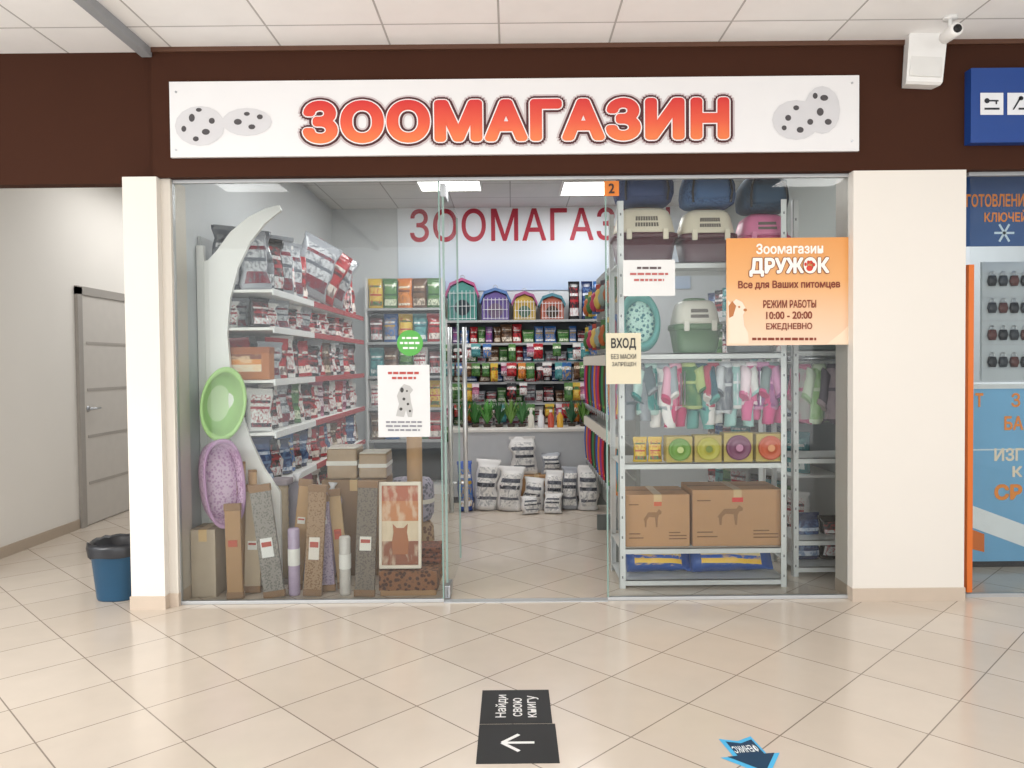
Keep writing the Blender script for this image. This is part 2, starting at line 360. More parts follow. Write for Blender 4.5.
t=thing('floor_sticker','black floor sticker with white left arrow, nearer of the black pair','sticker',(xm0+.005,(ym+ylo)/2,0)); hh=(ym-ylo)/2-.002
part('sheet',bx(B(),-wd/2-.005,wd/2+.005,-hh,hh,0,.001),SB,t)
bm=B(); bx(bm,-.05,.06,-.007,.007,.001,.0018); 
for s in (-1,1): bx(bm,0,.085,-.007,.007,.001,.0018+.0001*s,M=Matrix.Translation((-.055,0,0))@Matrix.Rotation(s*PI/4,4,'Z'))
part('arrow',bm,WHITE,t)
A=fl(753,752); t=thing('floor_sticker','blue arrow shaped floor sticker with white lettering at bottom edge','sticker',(A.x,A.y-.01,0),(0,0,math.radians(8)))
def farrow(k): return [(-.075*k,.11*k),(-.0175*k,.085*k),(.04*k,.11*k),(.04*k,-.01*k),(.085*k,-.01*k),(-.0175*k,-.14*k),(-.12*k,-.01*k),(-.075*k,-.01*k)]
for nm,k,z,mt in (('border',1.05,.001,mat('#4fb6e6',.6)),('field',.84,.0016,mat('#123a58',.6))):
    mk(nm,[(x,y,z) for x,y in farrow(k)],[tuple(range(8))[::-1]],mt,t)
ftext(t,'ФЕНИКС',-.0175,.03,.088,.05,PI,mat('#f4fafc',.5),.0022,.015)
# ================================================================ HALL BIN
a=fl(109,603)
t=thing('waste_bin','blue plastic waste bin with black liner beside the left pier','bin',(a.x-.0,a.y+.13,0)); t.scale=(1.12,1.12,1.08)
part('tub',loft(B(),[se(.1,.1,0,28,2.6),se(.104,.104,.01,28,2.6),se(.128,.128,.27,28,2.6),se(.135,.135,.275,28,2.6),se(.135,.135,.29,28,2.6),se(.122,.122,.29,28,2.6),se(.118,.118,.2,28,2.6)]),mat('#23506f',.4),t,True)
bm=B(); rg=[]
for z,k in ((.24,.139),(.29,.142),(.315,.136),(.3,.118),(.22,.11)):
    g=se(k,k,z,28,2.6); rg.append([p+Vector((random.uniform(-.004,.004),random.uniform(-.004,.004),random.uniform(-.006,.006))) for p in g])
part('liner',loft(bm,rg,False,True),mat('#26272b',.3),t,True)
# ================================================================ PACKAGE MAKERS
STAND=[(0,.75),(.05,.95),(.25,1),(.6,.7),(.85,.25),(.92,.05),(1,.04)]
FULL=[(0,.7),(.08,.95),(.4,1),(.7,.85),(.88,.4),(.93,.1),(1,.07)]
def lut(T,v):
    for (a,b),(c,d) in zip(T,T[1:]):
        if v<=c: return b+(d-b)*(v-a)/(c-a)
    return T[-1][1]
def pouch(name,w,h,d,bmat,pm,full=False,seal=True,cr=.0,sealmat=None):
    t=thing(name,'','pouch'); T=FULL if full else STAND; sd=random.random()*50
    def dy(x,z): return 1+cr*noise.noise(Vector((x*14,sd,z*14)))
    def wz(v): return w*(1-.09*math.sin(PI*v))*(1+.5*cr*noise.noise(Vector((sd,v*5,0))))
    def xo(v): return w*.2*cr*noise.noise(Vector((sd+9,v*3,4)))
    vs=[0,.04,.1,.2,.32,.45,.58,.7,.8,.88,.93,1]
    rings=[]
    for v in vs:
        g=se(wz(v)/2,d*lut(T,v)/2,v*h,20,2.6)
        rings.append([Vector((p.x+xo(v),p.y*dy(p.x,p.z),p.z+(.05*h*cr*noise.noise(Vector((p.x*12,sd,3))) if v>.85 else 0))) for p in g])
    part('body',loft(B(),rings),bmat,t,True)
    us=[-.8,-.5,-.2,.2,.5,.8]; vv=[.1,.2,.32,.45,.58,.7,.8,.86]
    verts=[]
    for v in vv:
        for u in us:
            x=u*wz(v)/2; y=-(d*lut(T,v)/2*(1-abs(u)**2.6)**(1/2.6)*dy(x,v*h))-.003; verts.append((x+xo(v),y,v*h))
    n=len(us); fs=[(i*n+j,i*n+j+1,(i+1)*n+j+1,(i+1)*n+j) for i in range(len(vv)-1) for j in range(n-1)]
    o=mk('printed_panel',verts,fs,pm,t)
    for p in o.data.polygons: p.use_smooth=True
    if seal: part('top_seal',bx(B(),-w*.49+xo(1),w*.49+xo(1),-.004,.004,h*.94,h*1.01),sealmat or bmat,t)
    return t
PAL={'silver':('#9c9fa6',('#c2c4c8','#7a1f30','#5d626c')),'white':('#dcdad8',('#eae8e6','#2d3039','#a9303c')),'pink':('#bf7a94',('#e6d3da','#8a2d52','#6b4a5d')),
'grey':('#585c64',('#75787f','#d8d8da','#24272f')),
'red':('#a81c26',('#c02a32','#f0e4dc','#4a0c10')),'navy':('#1a2a50',('#1e3466','#d0d6e2','#5a7aa4')),'orange':('#c8702a',('#dd8a3a','#ecdcc4','#6e3518')),
'green':('#3f6a38',('#5a8a48','#d9dfc4','#1f4f2a')),'purple':('#4f3668',('#6a4a88','#d8c8da','#a2427a')),'black':('#17171a',('#232328','#d4d4d4','#a0282f')),
'yellow':('#d0ac30',('#dcbc48','#3c6a3a','#b8442a')),'blue':('#2f5f9c',('#3f74b4','#d8dee8','#c09a3a')),'brown':('#5f4433',('#7a5a42','#d8c8b4','#3a2418')),'teal':('#3b7f84',('#58a0a2','#dae2e0','#1f5c66'))}
ORD=['first','second','third','fourth','fifth','sixth','seventh','eighth','ninth','tenth','eleventh','twelfth','thirteenth','fourteenth','fifteenth','sixteenth','seventeenth','eighteenth']
def put_pouch(col,w,h,d,loc,rz,label,group,name='pet_food_pouch',full=False,seal=True,cr=.0,cat='pouch',tilt=0,side=0):
    b,p=PAL[col]
    return place((name,col,w,h,d),lambda:pouch(name,w,h,d,mat(b,.22,0,.08),pmat(*p),full,seal,cr),loc,(tilt,side,rz),label,cat,group)
# ================================================================ WALL SHELVING
def bay(xw,s,y0,y1,levels,label,rail,dep=.45,top=2.15,end=None):
    t=thing('shelving_unit',label,'shelves',(xw,y0,0)); L=y1-y0
    def xb(a,b): return (min(s*a,s*b),max(s*a,s*b))
    part('back_panel',bx(B(),*xb(0.004,.02),0,L,.1,top),mat('#b9bbbc',.5),t)
    part('base',bx(B(),*xb(.004,dep),0,L,0,.12,.004),WHITE,t)
    for z in levels:
        sh=part('shelf',bx(B(),*xb(.02,dep),.003,L-.003,z-.018,z,.002),WHITE,t)
        part('price_rail',bx(B(),*xb(dep,dep+.012),.003,L-.003,z-.035,z+.006,.002),rail,sh)
    if end:
        part('end_panel',end,mat('#f4f3f0',.45,0,.02),t)
        part('upright',bx(B(),.004,.05,-.036,-.001,0,top-.06,.003),mat('#e0dfdc',.45),t)
    return t
LV=[at(276,p,4.72).z for p in (289,327,380,433,486)]
cres=[(199,262),(208,260),(217,250),(230,232),(248,217),(266,208),(279,205),(281,210),(265,223),(250,242),(238,267),(230,298),(227,333),(230,368),(238,404),(250,439),(264,469),(280,492)]
pts=[(at(x,y,4.70).x-XL,at(x,y,4.70).z) for x,y in cres]; pts=[(max(a,.006),b) for a,b in pts]; pts+= [(pts[-1][0],0),(.006,0)]
BW=[('nearest',4.73,5.70),('middle',5.72,6.70),('farthest',6.72,7.6)]
REDR=mat('#a8323a',.5)
bay(XL,1,4.73,5.70,LV,'white wall shelving with curved crescent end panel by the window',mat('#e4e4e4',.4),end=prism(B(),pts,-.03,-.002))
bay(XL,1,5.72,6.70,LV,'white wall shelving with red price rails, middle bay on left wall',REDR)
bay(XL,1,6.72,7.6,LV,'white wall shelving with red price rails, farthest bay on left wall',REDR)
LVN=['top shelf','second shelf down','third shelf down','fourth shelf down','fifth shelf down','base deck']
LVZ=LV+[.12]; HH=[.4,.2,.29,.29,.29,.4]
C1=[['silver','grey','black','silver','white','silver','red'],['black','white','silver','silver','white','black','white'],['black','silver','red','black','white','black','red'],['white','black','white','silver','black','green','white'],['navy','black','white','navy','blue','black','navy'],['navy','brown','navy','black','navy','white','black']]
C2=[['red','white','black','silver','red','black','white'],['black','silver','red','black','white','red','white'],['white','red','black','silver','red','brown','black'],['white','black','red','white','pink','black','white'],['brown','white','red','black','red','navy','white'],['purple','pink','brown','white','black','red','navy']]
for bi,(bn,y0,y1) in enumerate(BW):
    for li,z in enumerate(LVZ):
        if bi in (1,) and li==0: continue
        cols=(C1 if bi==0 else C2)[li]; h=HH[li]; w=.19 if h>.3 else (.17 if h>.2 else .145); n=7
        for i in range(n):
            c=cols[(i+bi)%7] if bi else cols[i]
            y=y0+.085+i*.133
            if y>y1-.05: continue
            if bi==0 and li==2 and i<1: continue
            put_pouch(c,w,round(h*random.choice((.82,.92,1)),3),.085,(XL+.34+random.uniform(-.02,.012),y,z+.003),math.radians(50+random.uniform(-14,14)),f'{c} pouch, {ORD[i]} from the window, {LVN[li]} of {bn} left wall bay','pet food pouches on the left wall shelves',cr=.5,tilt=math.radians(random.uniform(-7,2)),side=math.radians(random.uniform(-4,4)))
        if bi==0:
            for i in range(3):
                if li==2 and i<1: continue
                c=cols[(i+1)%7]
                put_pouch(c,w,round(h*random.choice((.82,.92,1)),3),.085,(XL+.14,y0+.09+i*.18,z+.003),math.radians(22+random.uniform(-8,8)),f'{c} pouch against left wall, {ORD[i]} from the window, {LVN[li]}, nearest bay','pet food pouches on the left wall shelves',cr=.5,side=math.radians(random.uniform(-4,4)))
t=thing('carton_of_treats','flat orange brown printed box at mid height of nearest left bay','box',(XL+.25,4.755,LV[2]+.002))
part('box',bx(B(),-.17,.17,0,.1,0,.2,.005),mat('#b06a34',.5,0,.08),t); part('printed_panel',bx(B(),-.15,.12,-.002,.001,.05,.16),ramp_mat([(0,'#e8d8c0'),(.4,'#d88a3a'),(.7,'#7a3a1c')],'Z',.4,True,'#e6c49a',4,.8),t); part('lid',bx(B(),-.173,.173,-.003,.103,.165,.203,.004),mat('#9a5426',.5),t)
for i,(y,c,sd,lb) in enumerate(((5.83,'silver',22,'big tilted silver sack on middle bay top shelf, nearest the window'),(6.13,'red',26,'big tilted red sack between two silver sacks on middle bay top shelf'),(6.45,'silver',24,'big tilted silver sack farthest back on the middle bay top shelf'))):
    put_pouch(c,.34,.44,.13,(XL+.36,y,LV[0]+.075),math.radians(42),lb,'big tilted sacks','food_sack',True,True,.25,'sack',0,math.radians(sd))
# ================================================================ LEFT WINDOW GOODS
r=rect(193,367,233,440,4.6)
t=thing('pet_bathtub','lime green deep rounded tub hung upright on shelf end','tub',(r[0]-.01,4.64,r[1]-r[3]/2),(0,math.radians(8),math.radians(32)))
w,h=r[2]/2*1.08,r[3]/2
def oy(k,y): return [Vector((w*k*math.cos(2*PI*i/32),y,h+h*k*math.sin(2*PI*i/32))) for i in range(32)]
part('shell',loft(B(),[oy(.3,.03),oy(.55,.022),oy(.72,.0),oy(.84,-.05),oy(.94,-.125),oy(.9,-.125),oy(.86,-.12)],True,False),mat('#94c46c',.35),t,True)
part('rim',loft(B(),[oy(.88,-.118),oy(1,-.116),oy(1.02,-.126),oy(.98,-.134),oy(.87,-.13),oy(.86,-.12)],False,False),mat('#b0da8a',.35),t,True)
part('basin_wall',loft(B(),[oy(.87,-.126),oy(.8,-.06),oy(.68,-.005),oy(.5,.015)],False,False),mat('#b4d696',.45),t,True)  # inner wall coloured darker than the liner, recess shade put into the green
part('inner_liner',loft(B(),[oy(.52,.014),oy(.3,.02),oy(.08,.02)],False,True),mat('#cfe2ba',.4),t,True)
def carton(label,x0,x1,y0,y1,z0,h,mt=KRAFT,name='cardboard_carton',group=None,marks=None):
    t=thing(name,label,'box',((x0+x1)/2,y0,z0),group=group); w=(x1-x0)/2; d=y1-y0
    part('carton',bx(B(),-w,w,0,d,0,h,.004),mt,t)
    bm=B(); bx(bm,-.024,.024,-.0012,d+.0012,h-.001,h+.0012); bx(bm,-.024,.024,-.0012,.001,h-.07,h+.001); part('tape',bm,mat('#c9aa7c',.3),t)
    part('flap_seam',bx(B(),-w*.99,w*.99,d/2-.002,d/2+.002,h,h+.0016),mat('#6e5238',.9),t)
    if marks: marks(t,w,h)
    return t
a=at(212,560,4.56); hc=at(212,526,4.56).z
carton('narrow beige carton in the window corner under the lilac pet bed',a.x-.085,a.x+.06,4.46,4.65,0,hc,mat('#b3a390',.85,0,.08))
r=rect(199,438,238,526,4.54)
t=thing('pet_bed','pinkish lilac woven oval pet bed standing on edge in window corner','pet bed',(r[0],4.585,hc+.003),(0,math.radians(-4),math.radians(38))); w,h=r[2]/2*1.0,r[3]/2
def ol(k,y): return [Vector((w*k*math.copysign(abs(math.cos(2*PI*i/36))**.8,math.cos(2*PI*i/36)),y,h+h*k*math.copysign(abs(math.sin(2*PI*i/36))**.8,math.sin(2*PI*i/36)))) for i in range(36)]
WEAVE=check_mat('#a5789f','#d3b3cd',70)
part('wall',loft(B(),[ol(.8,.05),ol(.9,.03),ol(.97,-.05),ol(1,-.1),ol(.96,-.125),ol(.88,-.115),ol(.82,-.02)],True,True),WEAVE,t,True)
part('rim_binding',loft(B(),[ol(.97,-.115),ol(1.02,-.12),ol(1.0,-.134),ol(.92,-.134),ol(.9,-.12)],False,False),mat('#b58fb2',.8,0,.1,30),t,True)
part('cushion',loft(B(),[ol(.84,-.03),ol(.74,-.06),ol(.5,-.075),ol(.12,-.078)],False,True),check_mat('#bd97ba','#dcc4d8',60),t,True)
def board(label,x0,x1,ytop,Y,mt,side=0,tag=None,group='tall boards leaning at the left window',lean=-3):
    a=at((x0+x1)/2,560,Y); w=(x1-x0)*Y/FPX/2; h=at((x0+x1)/2,ytop,Y).z
    t=thing('scratching_board',label,'board',(a.x,Y,0.002),(math.radians(lean),math.radians(side),0),group)
    part('panel',bx(B(),-w,w,-.012,.012,0,h,.005),mt,t)
    part('end_cap',bx(B(),-w-.003,w+.003,-.015,.015,.0,.04,.004),mat('#8f6f52',.8),t); part('end_cap',bx(B(),-w-.003,w+.003,-.015,.015,h-.04,h+.003,.004),mat('#8f6f52',.8),t)
    if tag:
        z=h*tag[0]; lb=part('price_label',bx(B(),-w*.6,w*.55,-.0175,-.011,z,z+h*tag[1]),mat(tag[2],.5),t)
        part('printed_strip',bx(B(),-w*.5,w*.45,-.0185,-.0173,z+h*tag[1]*.55,z+h*tag[1]*.8),mat('#b34a3a',.5),lb)
    return t
board('plain kraft board, leftmost of the boards leaning in the window',227,243,505,4.43,mat('#a98560',.85,0,.08),-2,tag=(.55,.07,'#b3543a'))
board('pale beige board with slim white tag, second from left in window',244,260,486,4.55,mat('#c2ae94',.8,0,.08),1,tag=(.4,.08,'#ece8e0'))
board('sideways tilted grey carpet board with large white label',264,285,485,4.45,check_mat('#6f6a66','#938d86',90),-8,(.36,.17,'#e8e6e2'))
board('kraft board tilted right, between the big-label and red-label boards',288,301,480,4.6,mat('#b08d66',.85,0,.1),6,(.6,.06,'#d8d2c6'))
board('brown carpet board with white and red label standing upright',303,321,486,4.47,check_mat('#86684c','#a3866a',90),3,(.33,.2,'#e6ddd2'))
board('mauve grey carpet board half hidden right of the red-label board',322,335,496,4.56,check_mat('#8a7a90','#aa9aac',90),-4,(.7,.08,'#d9d2d6'))
board('narrow light kraft board tilted left near the framed cat picture',338,350,490,4.62,mat('#c4a47c',.85,0,.1),-6,(.5,.1,'#c9563a'))
board('tall grey taupe carpet board beside the framed cat picture',354,374,482,4.45,check_mat('#655c54','#80756a',90),2,(.4,.12,'#e9e4da'))
for i,(px,py,col,lb) in enumerate(((294,528,'#b9a6bf','short lilac roll in film standing before the tilted kraft board'),(345,536,'#d3cdc6','short white film wrapped roll left of the grey taupe board'))):
    Y=4.5; a=at(px,560,Y); h=at(px,py,Y).z
    t=thing('wrapped_roll',lb,'roll',(a.x,Y,0)); part('roll',loft(B(),[se(.03,.03,0,20,2),se(.034,.034,.01,20,2),se(.033,.033,h/2,20,2),se(.034,.034,h-.01,20,2),se(.028,.028,h,20,2)]),mat(col,.25,0,.15,25),t,True)
    part('band',loft(B(),[se(.0355,.0355,h*.45,20,2),se(.0355,.0355,h*.7,20,2)],False,False),mat('#efece6',.4),t)
c0=at(379,585,4.45); c1=at(437,585,4.45); hz=at(408,571,4.45).z
t=thing('covered_box','low box under brown patterned cover beneath the framed cat picture','box',((c0.x+c1.x)/2,4.45,0)); w=(c1.x-c0.x)/2
part('carton',bx(B(),-w+.006,w-.006,.006,.36,0,hz-.012,.004),KRAFT,t)
COV=check_mat('#4a2a1c','#8a5c3c',38)
part('cover',loft(B(),[[Vector((x*(1+.012*math.sin(i*1.7)),y+(.006*math.sin(i*2.1)),z)) for i,(x,y) in enumerate([(-w+2*w*k/11,-.004) for k in range(12)]+[(w+.002,.37*k/6) for k in range(1,7)]+[(w-2*w*k/11,.37) for k in range(1,12)]+[(-w-.002,.37-.37*k/6) for k in range(1,6)])] for z in (.035,hz*.5,hz-.02,hz-.002)],False,True),COV,t)
a=at(400,525,4.5); w=(421-379)*4.5/FPX/2; h=at(400,483,4.5).z-hz-.002
t=thing('picture_box','white framed box front with orange cat picture in the window','box',(a.x,4.5,hz+.004),(math.radians(-4),0,0))
bm=B(); bx(bm,-w,w,-.02,.02,0,.02,.003); bx(bm,-w,w,-.02,.02,h-.02,h,.003); bx(bm,-w,-w+.015,-.02,.02,.015,h-.015); bx(bm,w-.015,w,-.02,.02,.015,h-.015); part('frame',bm,mat('#e8dccb',.5),t)
part('picture',bx(B(),-w+.014,w-.014,-.008,.012,.018,h-.018),ramp_mat([(0,'#8a4a2a'),(.3,'#d8c3a4'),(.55,'#c27a44'),(.8,'#b05a36')],'Z',.4,True,'#e6d3b8',6,.5),t)
part('cat_picture',loft(B(),[[Vector((x*k,-.0095-.001*j,.3*h+z*k)) for x,z in ((-.045,-.07),(.045,-.07),(.05,.0),(.04,.06),(.045,.11),(.02,.085),(-.02,.085),(-.045,.11),(-.04,.06),(-.05,0))] for j,k in ((0,1),(1,.97))]),mat('#a8653a',.5),t)
b0=at(398,560,4.7)
t=thing('folded_rug','folded dark red brown patterned rug on the covered box','rug',(b0.x+.12,4.7,hz+.003))
for k in range(3): part('fold',loft(B(),[[Vector((x,y,z+.032*k)) for (x,y,z) in ((-.15,-.09-.008*(k%2),0),(.15,-.09+.006*k,0),(.15,.09,0),(-.15,.09,0))],[Vector((x,y,z+.032*k)) for (x,y,z) in ((-.155,-.098-.008*(k%2),.015),(.155,-.098+.006*k,.015),(.155,.095,.015),(-.155,.095,.015))],[Vector((x,y,z+.032*k)) for (x,y,z) in ((-.15,-.09,.03),(.15,-.09,.03),(.15,.09,.03),(-.15,.09,.03))]]),check_mat('#3d1f18','#7c4630',45),t)
Y=4.9; a0=at(322,520,Y); a1=at(386,520,Y); hz2=at(354,480,Y).z
carton('tall kraft carton behind boards under the wrapped parcels',a0.x,a1.x,Y,Y+.3,0,hz2,mat('#8f7256',.85,0,.15))
for lb,x0,x1,y0,y1 in (('pale film wrapped parcel on the tall carton, left of pair',326,356,450,480),('pale film wrapped parcel on the tall carton, right of pair',358,386,455,480)):
    p=at(x0,470,Y); p2=at(x1,470,Y); h=at(x0,y0,Y).z-hz2
    t=thing('wrapped_parcel',lb,'parcel',((p.x+p2.x)/2,Y+.02,hz2+.003),group='film wrapped parcels'); w=(p2.x-p.x)/2
    part('parcel',bx(B(),-w,w,0,.24,0,h,.012),mat('#a28a70',.25,0,.2,20),t); bm=B(); bx(bm,-w-.002,w+.002,-.002,.242,h*.45,h*.6); part('wrap_band',bm,mat('#d4cfc6',.3),t)
    part('top_film',bx(B(),-w*.96,w*.96,.005,.235,h,h+.008,.003),mat('#c9c2b6',.25,0,.15,25),t)
for i,(px,y0,rr,lb) in enumerate(((415,408,.05,'wide upright cardboard tube beside the dog notice'),(241,462,.03,'slim upright cardboard tube behind the leftmost boards'),(253,470,.025,'slimmer upright cardboard tube next to the shelf panel'))):
    Y=(5.0,4.63,4.63)[i]; a=at(px,500,Y); h=at(px,y0,Y).z
    t=thing('cardboard_tube',lb,'tube',(a.x,Y,0)); part('tube_wall',loft(B(),[se(rr,rr,0,20,2),se(rr,rr,h,20,2),se(rr*.8,rr*.8,h,20,2),se(rr*.8,rr*.8,.02,20,2)]),KRAFT,t,True)
    part('rim',loft(B(),[se(rr*1.03,rr*1.03,h-.01,20,2),se(rr*1.03,rr*1.03,h,20,2)],False,False),KRAFT2,t)
for i,(px,z0,c1,c2,lb) in enumerate(((412,0,'#6a4a3a','#a88a6a','brown checked blanket bundle on floor by the glass door'),(412,.29,'#5a5a68','#9a94a4','grey checked blanket bundle stacked by the glass door'))):
    a=at(px,540,5.25)
    t=thing('blanket_bundle',lb,'blanket',(a.x,5.25,z0+.003),(0,0,math.radians(8-14*i)))
    part('bundle',loft(B(),[se(.13,.1,0,28,3.5),se(.15,.12,.04,28,3),se(.155,.125,.14,28,2.8),se(.15,.12,.24,28,3),se(.12,.09,.28,28,3.5)]),check_mat(c1,c2,35),t,True)
    part('strap',loft(B(),[se(.157,.127,.12,28,2.8),se(.158,.128,.15,28,2.8)],False,False),mat('#d8d2c8',.5),t)
Y=4.78; a=at(282,520,Y); h=at(282,478,Y).z
t=thing('scratching_post','rope wound grey scratching post with square base behind the boards','post',(a.x,Y,0))
part('base',bx(B(),-.1,.1,-.07,.1,0,.03,.005),mat('#7a6f68',.9),t)
part('rope_post',loft(B(),[se(.04+.003*(k%2),.04+.003*(k%2),.03+(h-.07)*k/24,18,2) for k in range(25)]),mat('#b8a488',.9,0,.12,40),t,True)
part('top_plate',bx(B(),-.06,.06,-.06,.06,h-.04,h,.008),mat('#8a7f86',.9),t)
for i,(px,c,n1) in enumerate(((322,'#a99ab8','mauve'),(303,'#8f8a98','slate grey'))):
    Y=4.8; a=at(px,520,Y)
    t=thing('bagged_cushion',f'{n1} cushion in clear bag stuffed behind the leaning boards','cushion',(a.x,Y+.02,0),(math.radians(-6),math.radians(5-10*i),0)); hb_=(.56,.62)[i]
    part('cushion',loft(B(),[se(.075*k,.06*k2,hb_*z,24,2.6) for z,k,k2 in ((0,.7,.6),(.05,.95,.9),(.3,1,1.1),(.6,.95,.95),(.9,.9,.6),(1,.6,.2))]),mat(c,.3,0,.2,18),t,True)
    part('bag_tie',loft(B(),[se(.025,.012,hb_,14,2),se(.012,.012,hb_+.02,14,2),se(.03,.02,hb_+.05,14,2)]),mat('#d8d6da',.3),t,True)
# ================================================================ NOTICES ON LEFT GLASS
YN=YG-.006
t=sheet('notice_poster','white notice with spotted dog drawing taped on the left glass','poster',rect(378,365,430,437,YN),YN,mat('#dfdfde',.5,0,.02))
YN2=YN-.002
bars(t,[(388,420,373,2.4),(392,416,378,2.2)],YN2,mat('#b5453c',.5))
poly(t,'dog_drawing',[[(396,416),(399,404),(397,396),(400,388),(404,384),(410,386),(413,390),(410,394),(411,402),(413,410),(412,417),(408,417),(406,410),(404,417)]],YN2,mat('#b9b8b6',.5),.0015)
poly(t,'dog_spot',[ell(402,390,1.8,2.6),ell(404,399,1.5),ell(408,404,1.3),ell(401,409,1.6),ell(410,411,1.2),ell(407,391,1)],YN2,mat('#3a3836',.5),.0025)
bars(t,[(386,422,422,1.8),(386,422,426,1.8),(388,420,430,1.8)],YN2,mat('#8a8a90',.5))
cx=rect(397,330,423,356,YN); t=thing('round_sticker','round green sticker with white marks on the left glass','sticker',(cx[0],YN,cx[1]-cx[3]/2))
part('disc',cyl(B(),(0,0,cx[3]/2),(0,-.0015,cx[3]/2),cx[2]/2,n=32),mat('#4fa83f',.4),t)
bars(t,[(402,418,338,2),(400,420,343,2.2),(403,417,348,2)],YN2,mat('#eef4ea',.5),.002)
# ================================================================ NOTICES ON RIGHT GLASS
r=rect(727,238,853,345,YN); t=sheet('shop_poster','big orange shop hours poster on the right glass','poster',(r[0]-.004,r[1],r[2],r[3]),YN,ramp_mat([(0,'#f0cfb4'),(.3,'#ecc19a'),(.6,'#e6aa6c'),(1,'#e0984e')],'Z',.4))
WT=mat('#fbf4ea',.5,0,.01); BT=mat('#83341c',.5,0,.02)
tpx(t,'Зоомагазин',756,243.5,823,254,YN2,WT,bold=.03)
tpx(t,'ДРУЖОК',749,257.5,829,276.5,YN2,BT,bold=.085,ref=.05); tpx(t,'ДРУЖОК',749,257.5,829,276.5,YN2,WT,bold=.05,off=.006)
poly(t,'paw_print',[ell(809,268.5,3.2,2.8),ell(805,264.5,1.3,1.8),ell(807.7,262.4,1.3,1.8),ell(810.8,262.5,1.3,1.8),ell(813.4,264.8,1.3,1.8)],YN2,mat('#d23a26',.5),.0085,False)
tpx(t,'Все для Ваших питомцев',738,280.5,840,289.5,YN2,BT,bold=.03)
tpx(t,'РЕЖИМ РАБОТЫ',763,300,816,308,YN2,BT,bold=.025)
tpx(t,'10:00 - 20:00',766,311.5,812,319,YN2,BT,bold=.025)
tpx(t,'ЕЖЕДНЕВНО',766,323,812,330.5,YN2,BT,bold=.025)
bars(t,[(752,816,339,2.6)],YN2,BT)
poly(t,'corner_patch',[[(727.6,344),(749,344),(748,332),(742,322),(736,308),(727.6,300)],[(826,344.5),(850,344.5),(850,324),(842,332)]],YN2,mat('#f3d9be',.5),.0015)
poly(t,'puppy_picture',[[(729,343),(730,330),(728.5,318),(731,304),(736,299),(742,302),(746,309),(743,315),(744,325),(748,335),(748,343)]],YN2,mat('#f0dcc6',.5),.0025)
poly(t,'puppy_marking',[[(729,318),(728.5,306),(732,301),(736,306),(733,316)],ell(745,310,1.8,1.5),ell(739,307,1.1)],YN2,mat('#b8733c',.5),.0035)
t=sheet('paper_notice','white paper notice with two red lines on the right glass','paper',rect(623,260,675,296,YN),YN,mat('#e2e2e0',.5,0,.02))
bars(t,[(637,662,268,2.2)],YN2,mat('#5a4a4a',.5)); bars(t,[(630,668,274,2.2),(634,664,280,2.2)],YN2,mat('#b8605a',.5))
t=sheet('entrance_sign','cream entrance notice with dark lettering at the doorway edge','sign',rect(606,333,641,384,YN),YN,mat('#ddd3b6',.45,0,.03))
tpx(t,'ВХОД',611,338,636,350,YN2,mat('#2c2a28',.5),bold=.03); tpx(t,'БЕЗ МАСКИ',611,354,636,359,YN2,mat('#3a3835',.5),bold=.01); tpx(t,'ЗАПРЕЩЕН',612,362,636,367,YN2,mat('#3a3835',.5),bold=.01)
t=sheet('unit_number_tag','small orange shop number tag at top of right glass','tag',rect(604,181,619,196,YN),YN,mat('#d9791f',.5))
tpx(t,'2',608.5,183.5,614.5,193.5,YN2,mat('#3a1c0c',.5),bold=.03)
# ================================================================ RIGHT WINDOW RACKS
def rack(x0,x1,y0,y1,zs,top,label,rail=None):
    t=thing('metal_rack',label,'rack',((x0+x1)/2,y0,0)); w=(x1-x0)/2; d=y1-y0; m_=mat('#d3d5d4',.45,.1)
    for sx in (-1,1):
        for y,sy in ((0,1),(d,-1)):
            bm=B(); xx=sx*w; bx(bm,min(xx,xx-sx*.035),max(xx,xx-sx*.035),min(y,y+sy*.003),max(y,y+sy*.003),0,top); bx(bm,min(xx,xx-sx*.003),max(xx,xx-sx*.003),min(y,y+sy*.035),max(y,y+sy*.035),0,top); u=part('upright',bm,m_,t)
            bm=B()
            for k in range(int(top/.12)): bx(bm,xx-sx*.0175-.004,xx-sx*.0175+.004,y-sy*.001,y+sy*.0005,.06+k*.12,.075+k*.12)
            part('bolt_slot',bm,mat('#6f7375',.6),u)
    for z in zs:
        bm=B(); bx(bm,-w+.004,w-.004,.004,d-.004,z-.006,z); bx(bm,-w+.004,w-.004,.004,.008,z-.034,z); bx(bm,-w+.004,w-.004,d-.008,d-.004,z-.034,z); part('shelf',bm,m_,t)
    if rail:
        part('hanging_rail',cyl(B(),(-w+.01,rail[0],rail[1]),(w-.01,rail[0],rail[1]),.008),STEEL,t,True)
    return t
YR=4.56
zR=[at(700,p,YR).z for p in (548,463,353,262)]; zR=[.05]+zR
xR0=at(619,450,YR).x; xR1=at(787,450,YR).x
zrail=zR[3]-.03
rack(xR0,xR1,YR,YR+.42,zR,at(700,200,YR).z,'white slotted metal rack standing behind the right glass',(.1,zrail))
YR2=4.78; xQ0=at(793,450,YR2).x; xQ1=2.28
zQ=[.06]+[at(820,p,YR2).z for p in (540,458,350,262)]
rack(xQ0,xQ1,YR2,YR2+.4,zQ,2.35,'white slotted metal rack in the right window corner',(.1,zQ[3]-.05))
